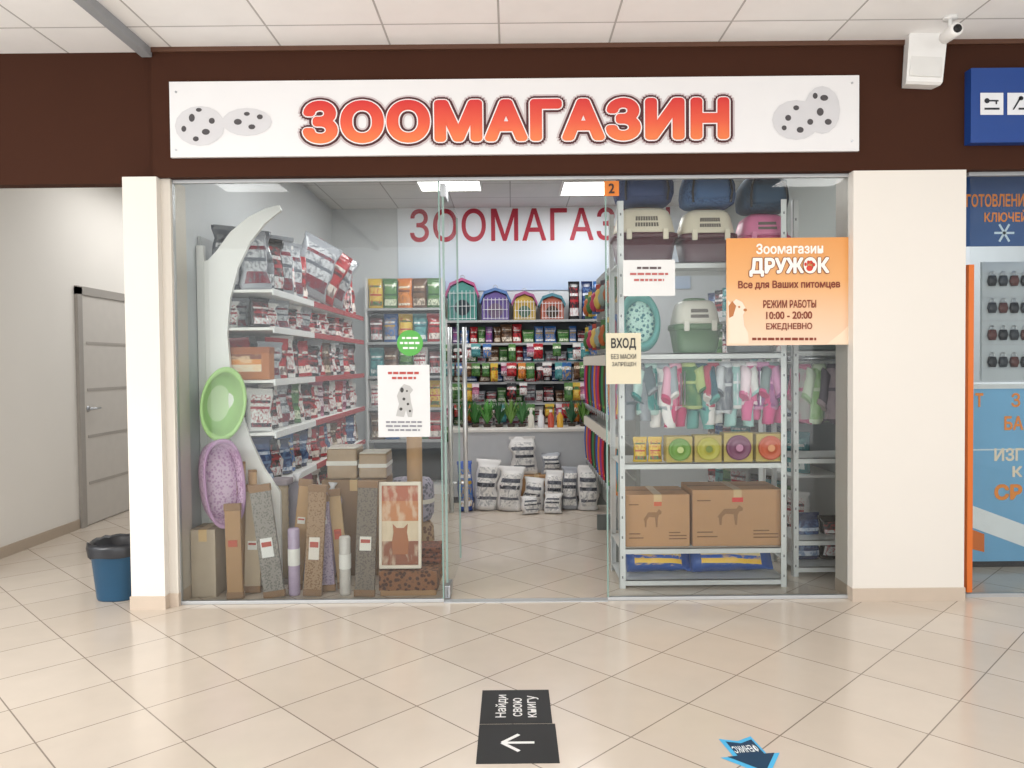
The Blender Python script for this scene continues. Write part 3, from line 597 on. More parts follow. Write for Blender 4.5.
def carrier(wb,hb,base,cover,nv=9):
    t=thing('pet_carrier','','carrier'); hx=wb/2; hy=.15; z1=hb*.5
    part('base',loft(B(),[se(hx*.78,hy*.78,0,32,5),se(hx*.8,hy*.8,.012,32,5),se(hx*.94,hy*.94,z1-.02,32,5)]),mat(base,.4),t,True)
    part('rim',loft(B(),[se(hx*.96,hy*.96,z1-.025,32,5),se(hx,hy,z1-.02,32,5),se(hx,hy,z1+.005,32,5),se(hx*.95,hy*.95,z1+.01,32,5)]),mat(base,.35),t,True)
    prof=[(.93,z1+.008),(.91,z1+.03),(.82,hb*.8),(.74,hb*.9),(.6,hb*.955),(.3,hb*.965)]
    part('cover',loft(B(),[se(hx*k,hy*k,z,32,4) for k,z in prof]),mat(cover,.4),t,True)
    zA=z1+.035; zBt=hb*.82; kA=.905; kB=.81; bm=B(); 
    for i in range(nv):
        u=(i-(nv-1)/2)/(nv-1)*1.45
        for za,zb in ((zA+.01,(zA+zBt)/2-.006),((zA+zBt)/2+.006,zBt-.008)):
            vs=[]
            for z in (za,zb):
                k=kA+(kB-kA)*(z-zA)/(zBt-zA)
                for s in (-1,1): vs.append(bm.verts.new((u*hx*k*.5*1.0+s*.006,-(hy*k)-.002,z)))
            bm.faces.new((vs[0],vs[1],vs[3],vs[2]))
    part('vent_slot',bm,mat('#6d655c',.7),t)
    part('handle',tube(B(),[(-.07,0,hb*.95),(-.06,0,hb*.985),(-.03,0,hb*.995),(.03,0,hb*.995),(.06,0,hb*.985),(.07,0,hb*.95)],.009,8),mat(base,.4),t,True)
    for s in (-1,1): part('latch',bx(B(),s*hx*.55-.016,s*hx*.55+.016,-hy-.012,-hy+.004,z1-.035,z1+.03,.004),mat(cover,.4),t)
    return t
def put_carrier(x0,y0,x1,zi,base,cover,label,Y=4.77,hpx=None,x=None):
    a=at((x0+x1)/2,y0,Y-.14); w=(x1-x0)*(Y-.14)/FPX; h=at((x0+x1)/2,y0,Y-.1).z-zR[zi]
    o=place(('carrier',base,cover,w,h),lambda:carrier(w,h,base,cover),(a.x,Y,zR[zi]+.001),(0,0,0),label,'carrier','plastic pet carriers on the metal rack'); return o,h
o,hA=put_carrier(614,205,680,4,'#4d1d2a','#dcd2bd','cream topped maroon pet carrier, left one beside the doorway')
o,hB=put_carrier(681,207,740,4,'#4d1d2a','#dcd2bd','cream topped maroon pet carrier, directly left of orange poster')
o,hC=put_carrier(742,212,794,4,'#b8386c','#dc7ba2','pink pet carrier showing above the orange poster')
put_carrier(675,298,725,3,'#5b7a58','#dcd8cc','cream topped green pet carrier on the shelf below maroon ones')
put_carrier(732,300,782,3,'#8a8f92','#d9d7d0','grey pet carrier mostly hidden behind the orange poster')
def softbag(w,h,c1,c2):
    t=thing('carrier_bag','','bag'); hx=w/2; sd=random.random()*30
    rg=[]
    for k,ky,z in ((.82,.1,0),(.97,.125,.02),(1.03,.14,h*.3),(1.0,.135,h*.6),(.9,.115,h*.82),(.7,.08,h*.95),(.45,.04,h)):
        rg.append([Vector((p.x*(1+.08*noise.noise(Vector((p.x*12,sd,z*15)))),p.y*(1+.15*noise.noise(Vector((p.x*18,sd+5,z*18)))),p.z)) for p in se(hx*k,ky,z,32,3.2)])
    part('body',loft(B(),rg),check_mat(c1,c2,90),t,True)
    part('front_pocket',loft(B(),[[Vector((hx*.6*k*x,-.132-y,h*.42+h*.25*k*z)) for x,z in ((-1,-1),(0,-1.08),(1,-1),(1.05,0),(1,1),(0,1.08),(-1,1),(-1.05,0))] for k,y in ((1.05,-.02),(1,.006),(.8,.014))]),mat(c2,.85,0,.1,30),t,True)
    for s in (-1,1): part('strap',tube(B(),[(s*hx*.7,-.13,h*.05),(s*hx*.74,-.142,h*.35),(s*hx*.68,-.135,h*.65),(s*hx*.5,-.1,h*.88)],.007,6),DARK,t)
    part('handle',tube(B(),[(x,0,z) for x,_,z in arc((0,h*.97),hx*.35,.05,PI,0,10)],.009,8),DARK,t,True)
    return t
for (x0,x1,hz_,c1,c2,lb) in ((616,674,hA,'#1c2b50','#2f4470','dark navy soft carrier bag above the left maroon carrier'),(683,736,hB,'#24406a','#4a6a94','blue checked soft carrier bag above the second maroon carrier'),(741,790,hC,'#1f3040','#34506a','dark slate blue soft bag above the pink carrier')):
    a=at((x0+x1)/2,200,4.7); w=(x1-x0)*4.66/FPX
    place(('sb',c1),lambda:softbag(w,.22,c1,c2),(a.x,4.77,zR[4]+hz_*1.0+.012),(0,0,0),lb,'bag','soft carrier bags at the top')
r=rect(624,290,665,352,4.66)
t=thing('pet_bed','turquoise patterned oval pet bed leaning at left end of shelf','pet bed',(r[0]+.01,4.74,zR[3]+.012),(math.radians(-8),math.radians(-7),math.radians(-12))); w,h=r[2]/2,r[3]/2
def ov(k,y): return [Vector((w*k*math.cos(2*PI*i/32),y,h+h*k*math.sin(2*PI*i/32))) for i in range(32)]
part('bolster',loft(B(),[ov(.9,.05),ov(.98,.02),ov(1,-.03),ov(.95,-.075),ov(.85,-.085),ov(.74,-.06),ov(.7,-.01)],True,True),mat('#5fa9a4',.85,0,.1,40),t,True)
part('cushion',loft(B(),[ov(.71,-.012),ov(.66,-.03),ov(.4,-.038),ov(.1,-.04)],False,True),check_mat('#3f7f86','#bfe0d6',40),t,True)
# garments
def garment(c1,c2,overall):
    t=thing('pet_garment','','clothing'); ph=random.random()*6; sd=random.random()*40
    def crum(p): return Vector((p.x+.009*noise.noise(Vector((p.x*20,p.z*22,sd))),p.y+.016*noise.noise(Vector((p.x*24,p.z*18,sd+7))),p.z+.007*noise.noise(Vector((p.x*30,sd+3,p.z*14)))))
    rg=[]; zs=((-.035,.03,.018,0),(-.05,.064,.034,.02),(-.085,.09,.046,.04),(-.13,.088,.05,.06),(-.18,.082,.048,.08),(-.23,.088,.046,.1),(-.27,.094,.046,.12)) if overall else ((-.035,.03,.018,0),(-.05,.064,.034,.02),(-.085,.092,.048,.04),(-.14,.092,.052,.07),(-.2,.092,.05,.1),(-.26,.1,.05,.13),(-.3,.104,.048,.16))
    for z,hx,hy,rp in zs:
        g=se(hx,hy,z,40,2.4); rg.append([crum(Vector((p.x*(1+rp*.2*math.sin(ph+i*.48)),p.y*(1+rp*1.6*math.sin(ph+i*.95)),p.z+rp*.06*math.sin(ph+i*.6)))) for i,p in enumerate(g)])
    part('torso',loft(B(),rg),ramp_mat([(0,c2),(.09,c1),(.48,c1),(.56,c2),(.62,c1)],'Z',.85,True,c2,3.5,.4),t,True)
    for s in (-1,1):
        dx=random.uniform(.035,.06); L=random.uniform(.12,.16)
        part('sleeve',loft(B(),[[crum(Vector((s*(.072+dx*k),-.012*k,-.07-L*k))+Vector((s*.03*math.cos(a)*rr,.032*math.sin(a)*rr,.022*math.cos(a)*rr))) for a in [2*PI*i/12 for i in range(12)]] for k,rr in ((0,1.25),(.3,1.12),(.6,1.1),(.9,.95),(1,.98))]),mat(c2,.85,0,.12,25),t,True)
        part('cuff',loft(B(),[[Vector((s*(.072+dx*k),-.012*k,-.07-L*k))+Vector((s*.033*math.cos(a),.034*math.sin(a),.022*math.cos(a))) for a in [2*PI*i/12 for i in range(12)]] for k in (.92,1.04)]),mat(c1,.85),t)
        if overall: part('trouser_leg',loft(B(),[[crum(Vector((s*(.048+.014*k),0,-.25-.12*k))+Vector((.04*math.cos(a)*rr,.04*math.sin(a)*rr,0))) for a in [2*PI*i/14 for i in range(14)]] for k,rr in ((0,1.1),(.4,1.02),(.85,.92),(1,.94))]),mat(c1,.85,0,.12,25),t,True)
    part('collar',loft(B(),[se(.045,.03,-.06,20,2),se(.058,.044,-.045,20,2),se(.048,.036,-.026,20,2),se(.028,.018,-.035,20,2)]),mat(c2,.85),t,True)
    part('zip',bx(B(),-.004,.004,-.056,-.04,zs[-1][0]+.02,-.08),STEEL,t)
    part('hanger',tube(B(),[(-.075,0,-.075),(-.04,0,-.05),(0,0,-.036),(.04,0,-.05),(.075,0,-.075)],.004,6),mat('#dcdcdc',.4),t)
    part('hanger_hook',tube(B(),[(0,0,-.036),(0,0,-.02),(.0,.0,-.012)]+[(.0,.012*math.cos(a),.012*math.sin(a)) for a in [-PI/2+PI*i/6*1.4 for i in range(7)]],.002,6),STEEL,t)
    return t
G=[('#8a9096','#5a6a70',637,'grey','slate'),('#1f7f7a','#b8d4ce',650,'teal','pale teal'),('#e2dfdc','#9aa4aa',662,'white','light grey'),('#c23a6a','#e0a8bc',675,'deep pink','pale pink'),('#3a6f46','#a8b878',688,'forest green','light green'),('#5a9a94','#2f5a68',700,'sea green','dark teal'),('#d8d4d0','#b0485c',713,'off white','dusty red'),('#6a7078','#c8ccd0',726,'dark grey','silver'),('#9cc4c0','#dcdcda',739,'pale aqua','white'),('#d86a98','#f0dce4',751,'rose pink','blush'),('#8a4a80','#c88ab0',762,'purple','lilac'),('#cf4a82','#7a8a8a',773,'bright pink','grey')]
for i,(c1,c2,px,n1,n2) in enumerate(G):
    a=at(px,360,YR+.1); ov_=i%3!=1
    place(('g',c1),lambda:garment(c1,c2,ov_),(a.x,YR+.1,zrail),(0,0,math.radians(random.uniform(14,52)*random.choice((-1,1)))),f'{n1} pet {"overall" if ov_ else "jacket"} with {n2} sleeves on the rack rail','clothing','pet clothes on the rack rail',(.9,.85,random.uniform(.98,1.18)))
for c1,c2,px,n1,n2 in (('#a9a7a2','#b8607f',804,'warm grey','pink'),('#a3c492','#cfdcc4',819,'pale green','whitish green'),('#b9a8af','#7f7780',834,'pinkish white','grey')):
    a=at(px,360,YR2+.1)
    place(('g',c1),lambda:garment(c1,c2,False),(a.x,YR2+.1,zQ[3]-.05),(0,0,math.radians(random.uniform(12,35))),f'{n1} pet jacket with {n2} sleeves on the corner rack rail','clothing','pet clothes on the corner rack',(.9,.85,1.35))
def toybox(w,c1,c2):
    t=thing('boxed_toy','','toy'); h=w/2
    part('box',bx(B(),-h,h,0,.1,0,w,.004),mat('#b9a24e',.5,0,.06),t)
    part('disc',loft(B(),[[Vector((h*.86*k*math.cos(2*PI*i/28),y,h+h*.86*k*math.sin(2*PI*i/28))) for i in range(28)] for k,y in ((1,-.001),(1,-.012),(.85,-.016),(.75,-.01),(.4,-.01),(.3,-.02),(.05,-.022))]),mat(c1,.4),t,True)
    part('hub',cyl(B(),(0,-.02,h),(0,-.026,h),h*.25,n=20),mat(c2,.4),t)
    return t
for i,(x0,x1,c1,c2,n1) in enumerate(((665,692,'#6f9a3a','#c8d48a','green'),(693,721,'#b8b03a','#7a8a2a','olive yellow'),(722,752,'#7a3a5c','#c88aa8','maroon'),(754,783,'#c8562c','#e8a070','orange red'))):
    a=at((x0+x1)/2,450,YR+.05); w=(x1-x0-1)*(YR+.05)/FPX
    place(('tb',c1),lambda:toybox(w,c1,c2),(a.x,YR+.02,zR[2]+.001),(0,0,0),f'boxed round pet toy with {n1} disc on the rack shelf','toy','boxed round toys in a row')
for i,(px,lb) in enumerate(((640,'yellow packet at far left of the boxed toys'),(655,'yellow packet standing next to the green boxed toy'))):
    a=at(px,450,YR+.08); put_pouch('yellow',.085,.15,.04,(a.x,YR+.08,zR[2]+.001),0,lb,'yellow packets by the boxed toys','treat_packet',cr=.2)
def marks(txt):
    def f(t,w,h):
        pm_=mat('#936c49',.8); p2=mat('#7d5a3c',.8)
        for z0,x0_,x1_ in ((.16,-.9,-.45),(.24,-.9,-.55),(.14,.35,.9),(.2,.35,.9),(.26,.35,.7),(.8,-.9,-.6)): part('printed_mark',bx(B(),w*x0_,w*x1_,-.0022,0,h*z0,h*(z0+.02)),p2,t)
        mk('dog_print',[(w*-.15+x*w*.3,-.003,h*.5+z*h*.25) for x,z in ((-1,.1),(-.9,0),(-.85,-.5),(-.7,-.5),(-.65,.05),(-.4,.3),(.2,.25),(.3,-.5),(.45,-.5),(.5,.2),(.62,.45),(.85,.5),(.9,.7),(.6,.9),(.4,.65),(-.5,.65))],[tuple(range(16))],pm_,t)
        part('price_sticker',bx(B(),-w*.12,w*.12,-.0022,0,h*.78,h*.86),mat(txt,.5),t)
    return f
for x0,x1,y0,lb,cm in ((626,691,495,'kraft carton with dog print on rack, left of the two','#c85a30'),(693,784,490,'wider kraft carton with dog print and red sticker on rack','#d0302a')):
    a=at(x0,520,YR+.03); b=at(x1,520,YR+.03); h=at((x0+x1)/2,y0,YR+.03).z-zR[1]
    carton(lb,max(a.x,xR0+.02),b.x-.005,YR+.04,YR+.36,zR[1]+.001,h,mat('#b98d64',.8,0,.06),group='printed cartons on the metal rack',marks=marks(cm))
for x0,x1,lb in ((627,690,'blue and orange food sack on rack bottom, left one'),(691,772,'larger blue and orange food sack on rack bottom')):
    YY=YR+.12; a=at((x0+x1)/2,580,YY); L=(x1-x0)*YY/FPX
    t=place(('bs',x0),lambda:pouch('food_sack',.165,L,.15,mat('#1f4f9a',.35,0,.08),ramp_mat([(0,'#2460c0'),(.2,'#f0a030'),(.4,'#f2e2b0'),(.55,'#2460c0'),(.7,'#f0c030'),(.9,'#1f4f9a')],'X',.35,True,'#f0c05a',5,.8),True,True,.3),(a.x-L/2,YY+.03,zR[0]+.092),(Matrix.Rotation(math.radians(56),3,'X')@Matrix.Rotation(math.radians(90),3,'Y')@Matrix.Rotation(math.radians(-90),3,'Z')).to_euler(),lb,'sack','blue sacks on the rack bottom')
for px,zi,w,h,c,lb in ((808,0,.18,.3,'navy','navy food bag on the corner rack bottom'),(836,0,.18,.28,'black','black food bag on the corner rack bottom')):
    a=at(px,500,YR2+.16); put_pouch(c,w,h,.1,(a.x,YR2+.2,zQ[zi]+.003),math.radians(random.uniform(-12,12)),lb,'food bags on the corner rack','food_bag',True,True,.25,cat='bag')
a=at(822,400,YR2+.05); carton('grey green carton near the top of the corner rack',a.x-.15,a.x+.15,YR2+.05,YR2+.34,zQ[3]+.001,.3,mat('#7c8a86',.7,0,.1))
# ================================================================ SHOP BACK
r=rect(398,200,690,290,YB); t=sheet('wall_banner','pale blue white banner with thin red lettering on back wall','banner',r,YB-.002,ramp_mat([(0,'#b3c4de'),(.35,'#dae3ef'),(1,'#f5f6f8')],'Z',.5),.01,pn='banner_sheet')
tpx(t,'ЗООМАГАЗИН',410,208,670,241,YB-.012,mat('#b3243c',.5),bold=.012,sp=1.05)
YS0=7.98
zB=[at(512,p,YS0).z for p in (320,343,362,382,403,425)]
xb0=at(446,380,YS0).x; xb1=at(606,380,YS0).x
def backunit(label,x0,x1,zs,top):
    t=thing('shelving_unit',label,'shelves',((x0+x1)/2,YS0,0)); w=(x1-x0)/2; D=YB-YS0-.004
    part('back_panel',bx(B(),-w,w,D-.015,D,.05,top),mat('#4f5458',.6),t); part('base',bx(B(),-w,w,0,D-.015,0,.1),WHITE,t)
    for s in (-1,1): part('side_panel',bx(B(),min(s*w,s*(w-.02)),max(s*w,s*(w-.02)),0,D-.015,.1,top),mat('#d0d0d0',.5),t)
    for z in zs:
        sh=part('shelf',bx(B(),-w+.02,w-.02,0,D-.015,z-.016,z),mat('#adaeaf',.5),t); part('price_rail',bx(B(),-w+.02,w-.02,-.008,0,z-.022,z+.002),mat('#a4a5a6',.4),sh)
backunit('wide white shelving on back wall behind the counter',xb0,xb1,zB,zB[0]+.02)
xc0=at(366,380,YS0).x
zB2=[at(420,p,YS0).z for p in (308,342,376,408,440)]
backunit('narrower white shelving in back left corner',xc0,xb0-.02,zB2,2.25)
rowc=[['black','blue','green','white','brown','purple','red'],['black','red','teal','silver','navy','brown','green'],['green','black','brown','green','white','red','navy'],['white','pink','green','silver','black','brown','teal'],['orange','white','black','brown','green','silver','white']]
rn=['second shelf down','third shelf down','fourth shelf down','fifth shelf down','bottom visible shelf']
for ri,z in enumerate(zB[1:]):
    x=xb0+.06; i=0
    while x<xb1-.06 and i<18:
        c=random.choice(rowc[ri]); gap=zB[ri]-z-.03
        wi=random.choice((.08,.1,.13)); hf=random.choice((.66,.84,.95)); x+=wi/2
        put_pouch(c,wi,round(gap*hf,3),.05,(x,YS0+.09+random.uniform(-.015,.02),z+.001),math.radians(random.uniform(-16,16)),f'{c} packet, {ORD[i]} from left, {rn[ri]} of the back wall shelves','packets on the back wall shelves','treat_packet',False,False,.3,cat='packet')
        x+=wi/2+random.uniform(-.008,.008); i+=1
bcol=['yellow','green','orange','brown','green','black','blue','yellow','teal','red','teal','brown','green','white','black','white','orange','red','green','yellow','brown','blue','white','green','red']
for ri,z in enumerate(zB2):
    for i in range(5):
        c=bcol[ri*5+i]; x=xc0+.1+(xb0-xc0-.22)*i/4; gap=(2.28 if ri==0 else zB2[ri-1]-.03)-z
        put_pouch(c,.16,round(min(.37,gap*.92),3),.1,(x,YS0+.1,z+.001),math.radians(random.uniform(-15,15)),f'{c} food bag, {ORD[i]} from left, {["top shelf","second shelf down","third shelf down","fourth shelf down","lowest shelf"][ri]}, back corner unit','food bags in the back corner','food_bag',True,True,.25,cat='bag')
def hangpack(c):
    b,p=PAL[c]; t=thing('hanging_packet','','packet'); 
    part('bag',loft(B(),[se(.05,.004,-.17,16,3),se(.052,.018,-.14,16,3),se(.052,.022,-.09,16,3),se(.052,.006,-.045,16,3),se(.052,.003,-.03,16,3)]),ramp_mat([(0,p[0]),(.4,b),(.7,p[1])],'Z',.25,True,p[2],5,.8),t,True)
    part('header_card',bx(B(),-.052,.052,-.005,.005,-.045,-.005,.001),mat(p[0],.5),t)
    part('hook',tube(B(),[(0,.03,-.012),(0,-.012,-.012),(0,-.016,-.004)],.003,6),STEEL,t); return t
hp=['green','brown','red','teal','yellow','black','green','orange','blue','pink','white','green']
for ci,px in enumerate((450,459,468,477,486,495,504,513,522,531,540,549,558,567,576,585,595)):
    for ri in range(5):
        if random.random()<.3 and not(ci in (0,1,2,3,14,15,16)): continue
        c=hp[(ci*5+ri*3)%12]; z=zB[ri+1]-.005; a=at(px+random.uniform(-2,2),380,YS0-.04)
        place(('hk',c),lambda:hangpack(c),(a.x,YS0-.042-.012*(ci%2),z),(0,0,math.radians(random.uniform(-14,14))),f'{c} hanging packet, {ORD[ci]} strip from left, {ORD[ri]} from top, before the back shelves','packet','hanging packets before the back shelves',(random.uniform(.7,1.0),1,random.uniform(.75,1.15)))
def house(w,c1,c2,c3,hk):
    t=thing('pet_house','','pet house'); h=w*.62*hk
    part('walls',prism(B(),[(-w/2,0),(w/2,0),(w/2,h),(w*.36,h*1.3),(0,h*1.5),(-w*.36,h*1.3),(-w/2,h)],-.1,.1),mat(c1,.85,0,.15,30),t)
    bm=B(); o=[(-w/2-.015,h-.03),(-w*.4,h*1.33),(0,h*1.53),(w*.4,h*1.33),(w/2+.015,h-.03)]
    prism(bm,o+[(x*1.06,z+.03) for x,z in o[::-1]],-.12,.12)
    part('roof',bm,mat(c2,.85,0,.12,30),t)
    part('opening',loft(B(),[[Vector((w*.27*k*math.cos(2*PI*i/24),y,h*.5+w*.27*k*math.sin(2*PI*i/24))) for i in range(24)] for k,y in ((1,-.1),(1.0,-.106),(.8,-.106))],False,True),mat(c3,.9),t)
    for k in range(7): part('cage_bar',cyl(B(),((k-3)*w*.14,-.112,.01),((k-3)*w*.14,-.112,h*1.15),.003,n=6),mat('#d8d8da',.4),t)
    for z in (.02,h*.55,h*1.05): part('cross_bar',cyl(B(),(-w*.46,-.115,z),(w*.46,-.115,z),.003,n=6),mat('#d8d8da',.4),t)
    part('top_ring',tube(B(),[(x,0,z) for x,_,z in arc((0,h*1.53+.045),.022,.022,0,2*PI,12)],.004,6),STEEL,t)
    return t
for x0,x1,c1,c2,c3,hk,n1 in ((446,479,'#4a857e','#a6507a','#2c3a40',1.45,'teal pet house with pink roof on the back shelves'),(480,511,'#62528a','#5070a0','#6a5a70',1.15,'purple pet house with blue roof on the back shelves'),(512,537,'#b89a48','#96507a','#4f6a58',1.25,'yellow pet house with magenta roof on the back shelves'),(539,565,'#a8604e','#4a7a88','#4a3a30',1.1,'coral pet house with teal roof on the back shelves')):
    a=at((x0+x1)/2,310,YS0+.08); w=(x1-x0)*YS0/FPX*.88
    place(('h',c1),lambda:house(w,c1,c2,c3,hk),(a.x,YS0+.14,zB[0]+.001),(0,0,0),n1,'pet house','pet houses above the back shelves')
for i,(px,c) in enumerate(((574,'black'),(587,'navy'),(599,'blue'))):
    a=at(px,300,YS0+.1); put_pouch(c,.12,.4,.08,(a.x,YS0+.12,zB[0]+.001),0,f'tall {c} bag beside the pet houses on back shelves','tall bags on top of the back shelves','food_bag',True,True,.2,cat='bag')
# counter
YC=7.42; xk0=at(452,430,YC).x; xk1=at(600,430,YC).x; zk=at(520,429,YC).z
t=thing('shop_counter','pale grey shop counter behind the row of white sacks','counter',((xk0+xk1)/2,YC,0)); w=(xk1-xk0)/2
part('front_panel',bx(B(),-w,w,.03,.06,.06,zk-.03),mat('#c2c4c7',.5),t); part('top',bx(B(),-w-.02,w+.02,0,.42,zk-.03,zk,.004),mat('#dcd8d2',.4),t)
for s in (-1,1): part('side_panel',bx(B(),min(s*w,s*(w-.02)),max(s*w,s*(w-.02)),.06,.4,0,zk-.03),mat('#b4b6ba',.5),t)
part('plinth',bx(B(),-w,w,.05,.08,0,.06),mat('#6d6f74',.5),t)
def bottle(c):
    t=thing('spray_bottle','','bottle'); part('bottle_body',loft(B(),[se(.03,.03,0,16,2.4),se(.032,.032,.01,16,2.4),se(.032,.032,.11,16,2.4),se(.013,.013,.135,16,2),se(.013,.013,.15,16,2)]),mat(c,.3),t,True); part('cap',cyl(B(),(0,0,.15),(0,0,.175),.015,n=12),WHITE,t); return t
for i,(px,c,n1) in enumerate(((531,'#d8d4c8','cream'),(541,'#e6e6ea','white'),(551,'#c0503c','red'),(560,'#d8a53c','amber'))):
    a=at(px,420,YC+.15); place(('b',c),lambda:bottle(c),(a.x,YC+.15,zk+.001),(0,0,0),f'{n1} bottle standing on the shop counter','bottle','bottles on the shop counter')
def plant(c):
    t=thing('aquarium_plant','','plant'); part('pot',loft(B(),[se(.035,.035,0,16,2),se(.04,.04,.03,16,2)]),mat('#4a4038',.8),t)
    bm=B(); rn_=random.Random(c)
    for k in range(40):
        an=rn_.uniform(0,2*PI); L=rn_.uniform(.12,.26); o=rn_.uniform(.02,.11); d=Vector((math.cos(an),math.sin(an),0)); s=Vector((-d.y,d.x,0))
        v=[bm.verts.new(p) for p in (Vector((0,0,.03))+s*.006,Vector((0,0,.03))-s*.006,d*o*.5+Vector((0,0,.03+L*.6))-s*.015,d*o+Vector((0,0,.03+L)),d*o*.5+Vector((0,0,.03+L*.6))+s*.015)]; bm.faces.new(v)
    part('foliage',bm,mat(c,.5,0,.2,30),t); return t
for i,(px,c,n1) in enumerate(((464,'#2f6a34','deep green'),(475,'#3f7a3a','mid green'),(487,'#5a9a48','bright green'),(499,'#2f5f34','dark green'),(511,'#77a050','yellowish green'),(522,'#4a7f4a','soft green'),(572,'#3a6a4a','blueish green'),(584,'#5f8a3c','olive green'))):
    a=at(px,420,YC+.24); place(('pl',c),lambda:plant(c),(a.x,YC+.26,zk+.001),(0,0,0),f'{n1} tufted aquarium plant on the shop counter','plant','aquarium plants on the counter')
# sacks on floor
SWH=lambda s: ramp_mat([(0,'#dedcd8'),(.12+.1*s,'#5a5c64'),(.2+.1*s,'#e2e0dc'),(.46+.08*s,'#34363e'),(.56+.1*s,'#e2e0dc'),(.72,'#4a4d58'),(.84,'#e2e0dc')],'Z',.4,True,'#80828a',6+3*s,.65)
SK=[(459,473,462,507,'blue','shiny blue sack at left end of the sack row'),(474,497,460,508,'white','plump white sack directly right of the blue sack'),(498,521,467,508,'white','wide white sack in the sack row under the tall white one'),(523,542,478,508,'white','short white sack in the middle of sack row'),(544,561,471,508,'white','narrow white sack right of the short middle one'),(562,577,467,508,'silver','slim silvery sack, second from right in sack row'),(578,597,466,507,'white','white sack at right end of the sack row')]
for i,(x0,x1,y0,y1,c,lb) in enumerate(SK):
    Y=7.06+(.05 if i%2 else 0); w=(x1-x0)*Y/FPX*1.1; X=at((x0+x1)/2,490,Y).x; h=at((x0+x1)/2,y0,Y).z
    p=PAL[c]; pm=pmat(*p[1]) if c=='blue' else SWH(i%3*.4)
    place(('sack',x0),lambda:pouch('food_sack',w,h,.2,mat(p[0] if c!='blue' else '#2a4fa0',.4,0,.08),pm,True,True,.55),(X,Y,0.004),(math.radians(random.uniform(-5,0)),math.radians(random.uniform(-6,6)),math.radians(random.uniform(-18,18))),lb,'sack','food sacks in front of the counter')
a0=at(507,490,7.28); a1=at(566,490,7.28); hb=at(520,475,7.28).z
carton('low kraft carton behind the white sacks before the counter',a0.x,a1.x,7.24,7.42,0,hb,KRAFT)
for i,(x0,x1,y0,c,lb) in enumerate(((510,537,437,'white','tall white sack raised above the sack row'),(541,561,453,'silver','small silvery sack raised behind the middle of sack row'))):
    a=at((x0+x1)/2,460,7.33); w=(x1-x0)*7.3/FPX; h=at((x0+x1)/2,y0,7.33).z-hb; p=PAL[c]
    place(('sack',x0,1),lambda:pouch('food_sack',w,h,.12,mat(p[0],.4,0,.08),SWH(i%3*.4),True,True,.5),(a.x,7.33,hb+.003),(0,math.radians(random.uniform(-6,6)),math.radians(random.uniform(-15,15))),lb,'sack','food sacks in front of the counter')
for i,(px,Y,h,lb) in enumerate(((530,6.86,.16,'small white bag before the short middle sack'),(553,6.88,.18,'small white bag before the narrow white sack'))):
    a=at(px,500,Y); place(('sb',i),lambda:pouch('food_sack',.16,h,.1,mat('#dcdad8',.4,0,.08),SWH(i%3*.4),True,True,.5),(a.x,Y,.004),(math.radians(-12),0,math.radians(20-30*i)),lb,'sack','food sacks in front of the counter')
# ================================================================ HANGING DISPLAY RIGHT OF DOORWAY
xd=.82; yd0=5.1
t=thing('display_panel','grey slatted display panel right of the shop aisle','display',(xd,yd0,0))
part('panel',bx(B(),0,.03,0,2.3,.12,2.15),mat('#8a8d88',.6),t)
for y in (.1,1.1,2.2): part('foot',bx(B(),-.14,.17,y-.02,y+.02,0,.12),mat('#6b6f6c',.5),t)
for k in range(9): part('slat',bx(B(),-.006,0,0,2.3,.35+k*.21,.365+k*.21),mat('#a9aca8',.4,.5),t)
def blister(c1,c2):
    t=thing('hanging_toy','','toy'); part('card',bx(B(),-.055,.055,-.002,.002,-.24,-.02,.001),mat(c1,.5,0,.25,30),t)
    part('toy_body',loft(B(),[se(.012,.01,-.22,14,2,0,-.02),se(.034,.022,-.19,14,2,0,-.024),se(.04,.026,-.15,14,2,0,-.027),se(.024,.018,-.11,14,2,0,-.02),se(.03,.02,-.085,14,2,0,-.022),se(.01,.008,-.06,14,2,0,-.015)]),mat(c2,.5),t,True)
    part('hook',tube(B(),[(0,.10,-.012),(0,-.02,-.012),(0,-.026,.0)],.003,6),STEEL,t); return t
tc_=[('#b89a38','#3f6a34','ochre'),('#9a3a2a','#c8a855','brick red'),('#4a7040','#a85a2a','green'),('#345a8a','#a83450','blue'),('#4a4448','#8a9a90','charcoal')]
for li,z in enumerate((2.0,1.7)):
    for i in range(7):
        c1,c2,n1=tc_[(i*2+li*3)%5]
        place(('bl',c1),lambda:blister(c1,c2),(xd-.11,yd0+.12+i*.31,z),(0,0,math.radians(-62)),f'{n1} carded toy, {ORD[i]} from the window, {["top","second"][li]} row of display panel','toy','carded toys on the display panel')
def leash(c,c2,L):
    t=thing('hanging_leash','','leash'); mt=mat(c,.7,0,.1,40); m2=mat(c2,.7,0,.1,40)
    for s,yy,mm,lk in ((-1,0,mt,1),(1,-.012,m2,.92)):
        part('strap',loft(B(),[[p+Vector((x,yy,z)) for p in (Vector((-.012,-.002,0)),Vector((.012,-.002,0)),Vector((.012,.002,0)),Vector((-.012,.002,0)))] for x,z in [(s*(.012+.02*math.sin(PI*k/10)),-.03-L*lk*k/10) for k in range(11)]]),mm,t)
    part('clasp',cyl(B(),(-.012,-.004,-.03-L),(-.012,-.004,-.08-L),.008,.005,8),STEEL,t,True)
    part('header_card',bx(B(),-.035,.035,-.016,.004,-.09,-.01,.001),mat('#d9d4c8',.5),t)
    part('hook',tube(B(),[(0,.10,-.004),(0,-.02,-.004),(0,-.026,.008)],.003,6),STEEL,t); return t
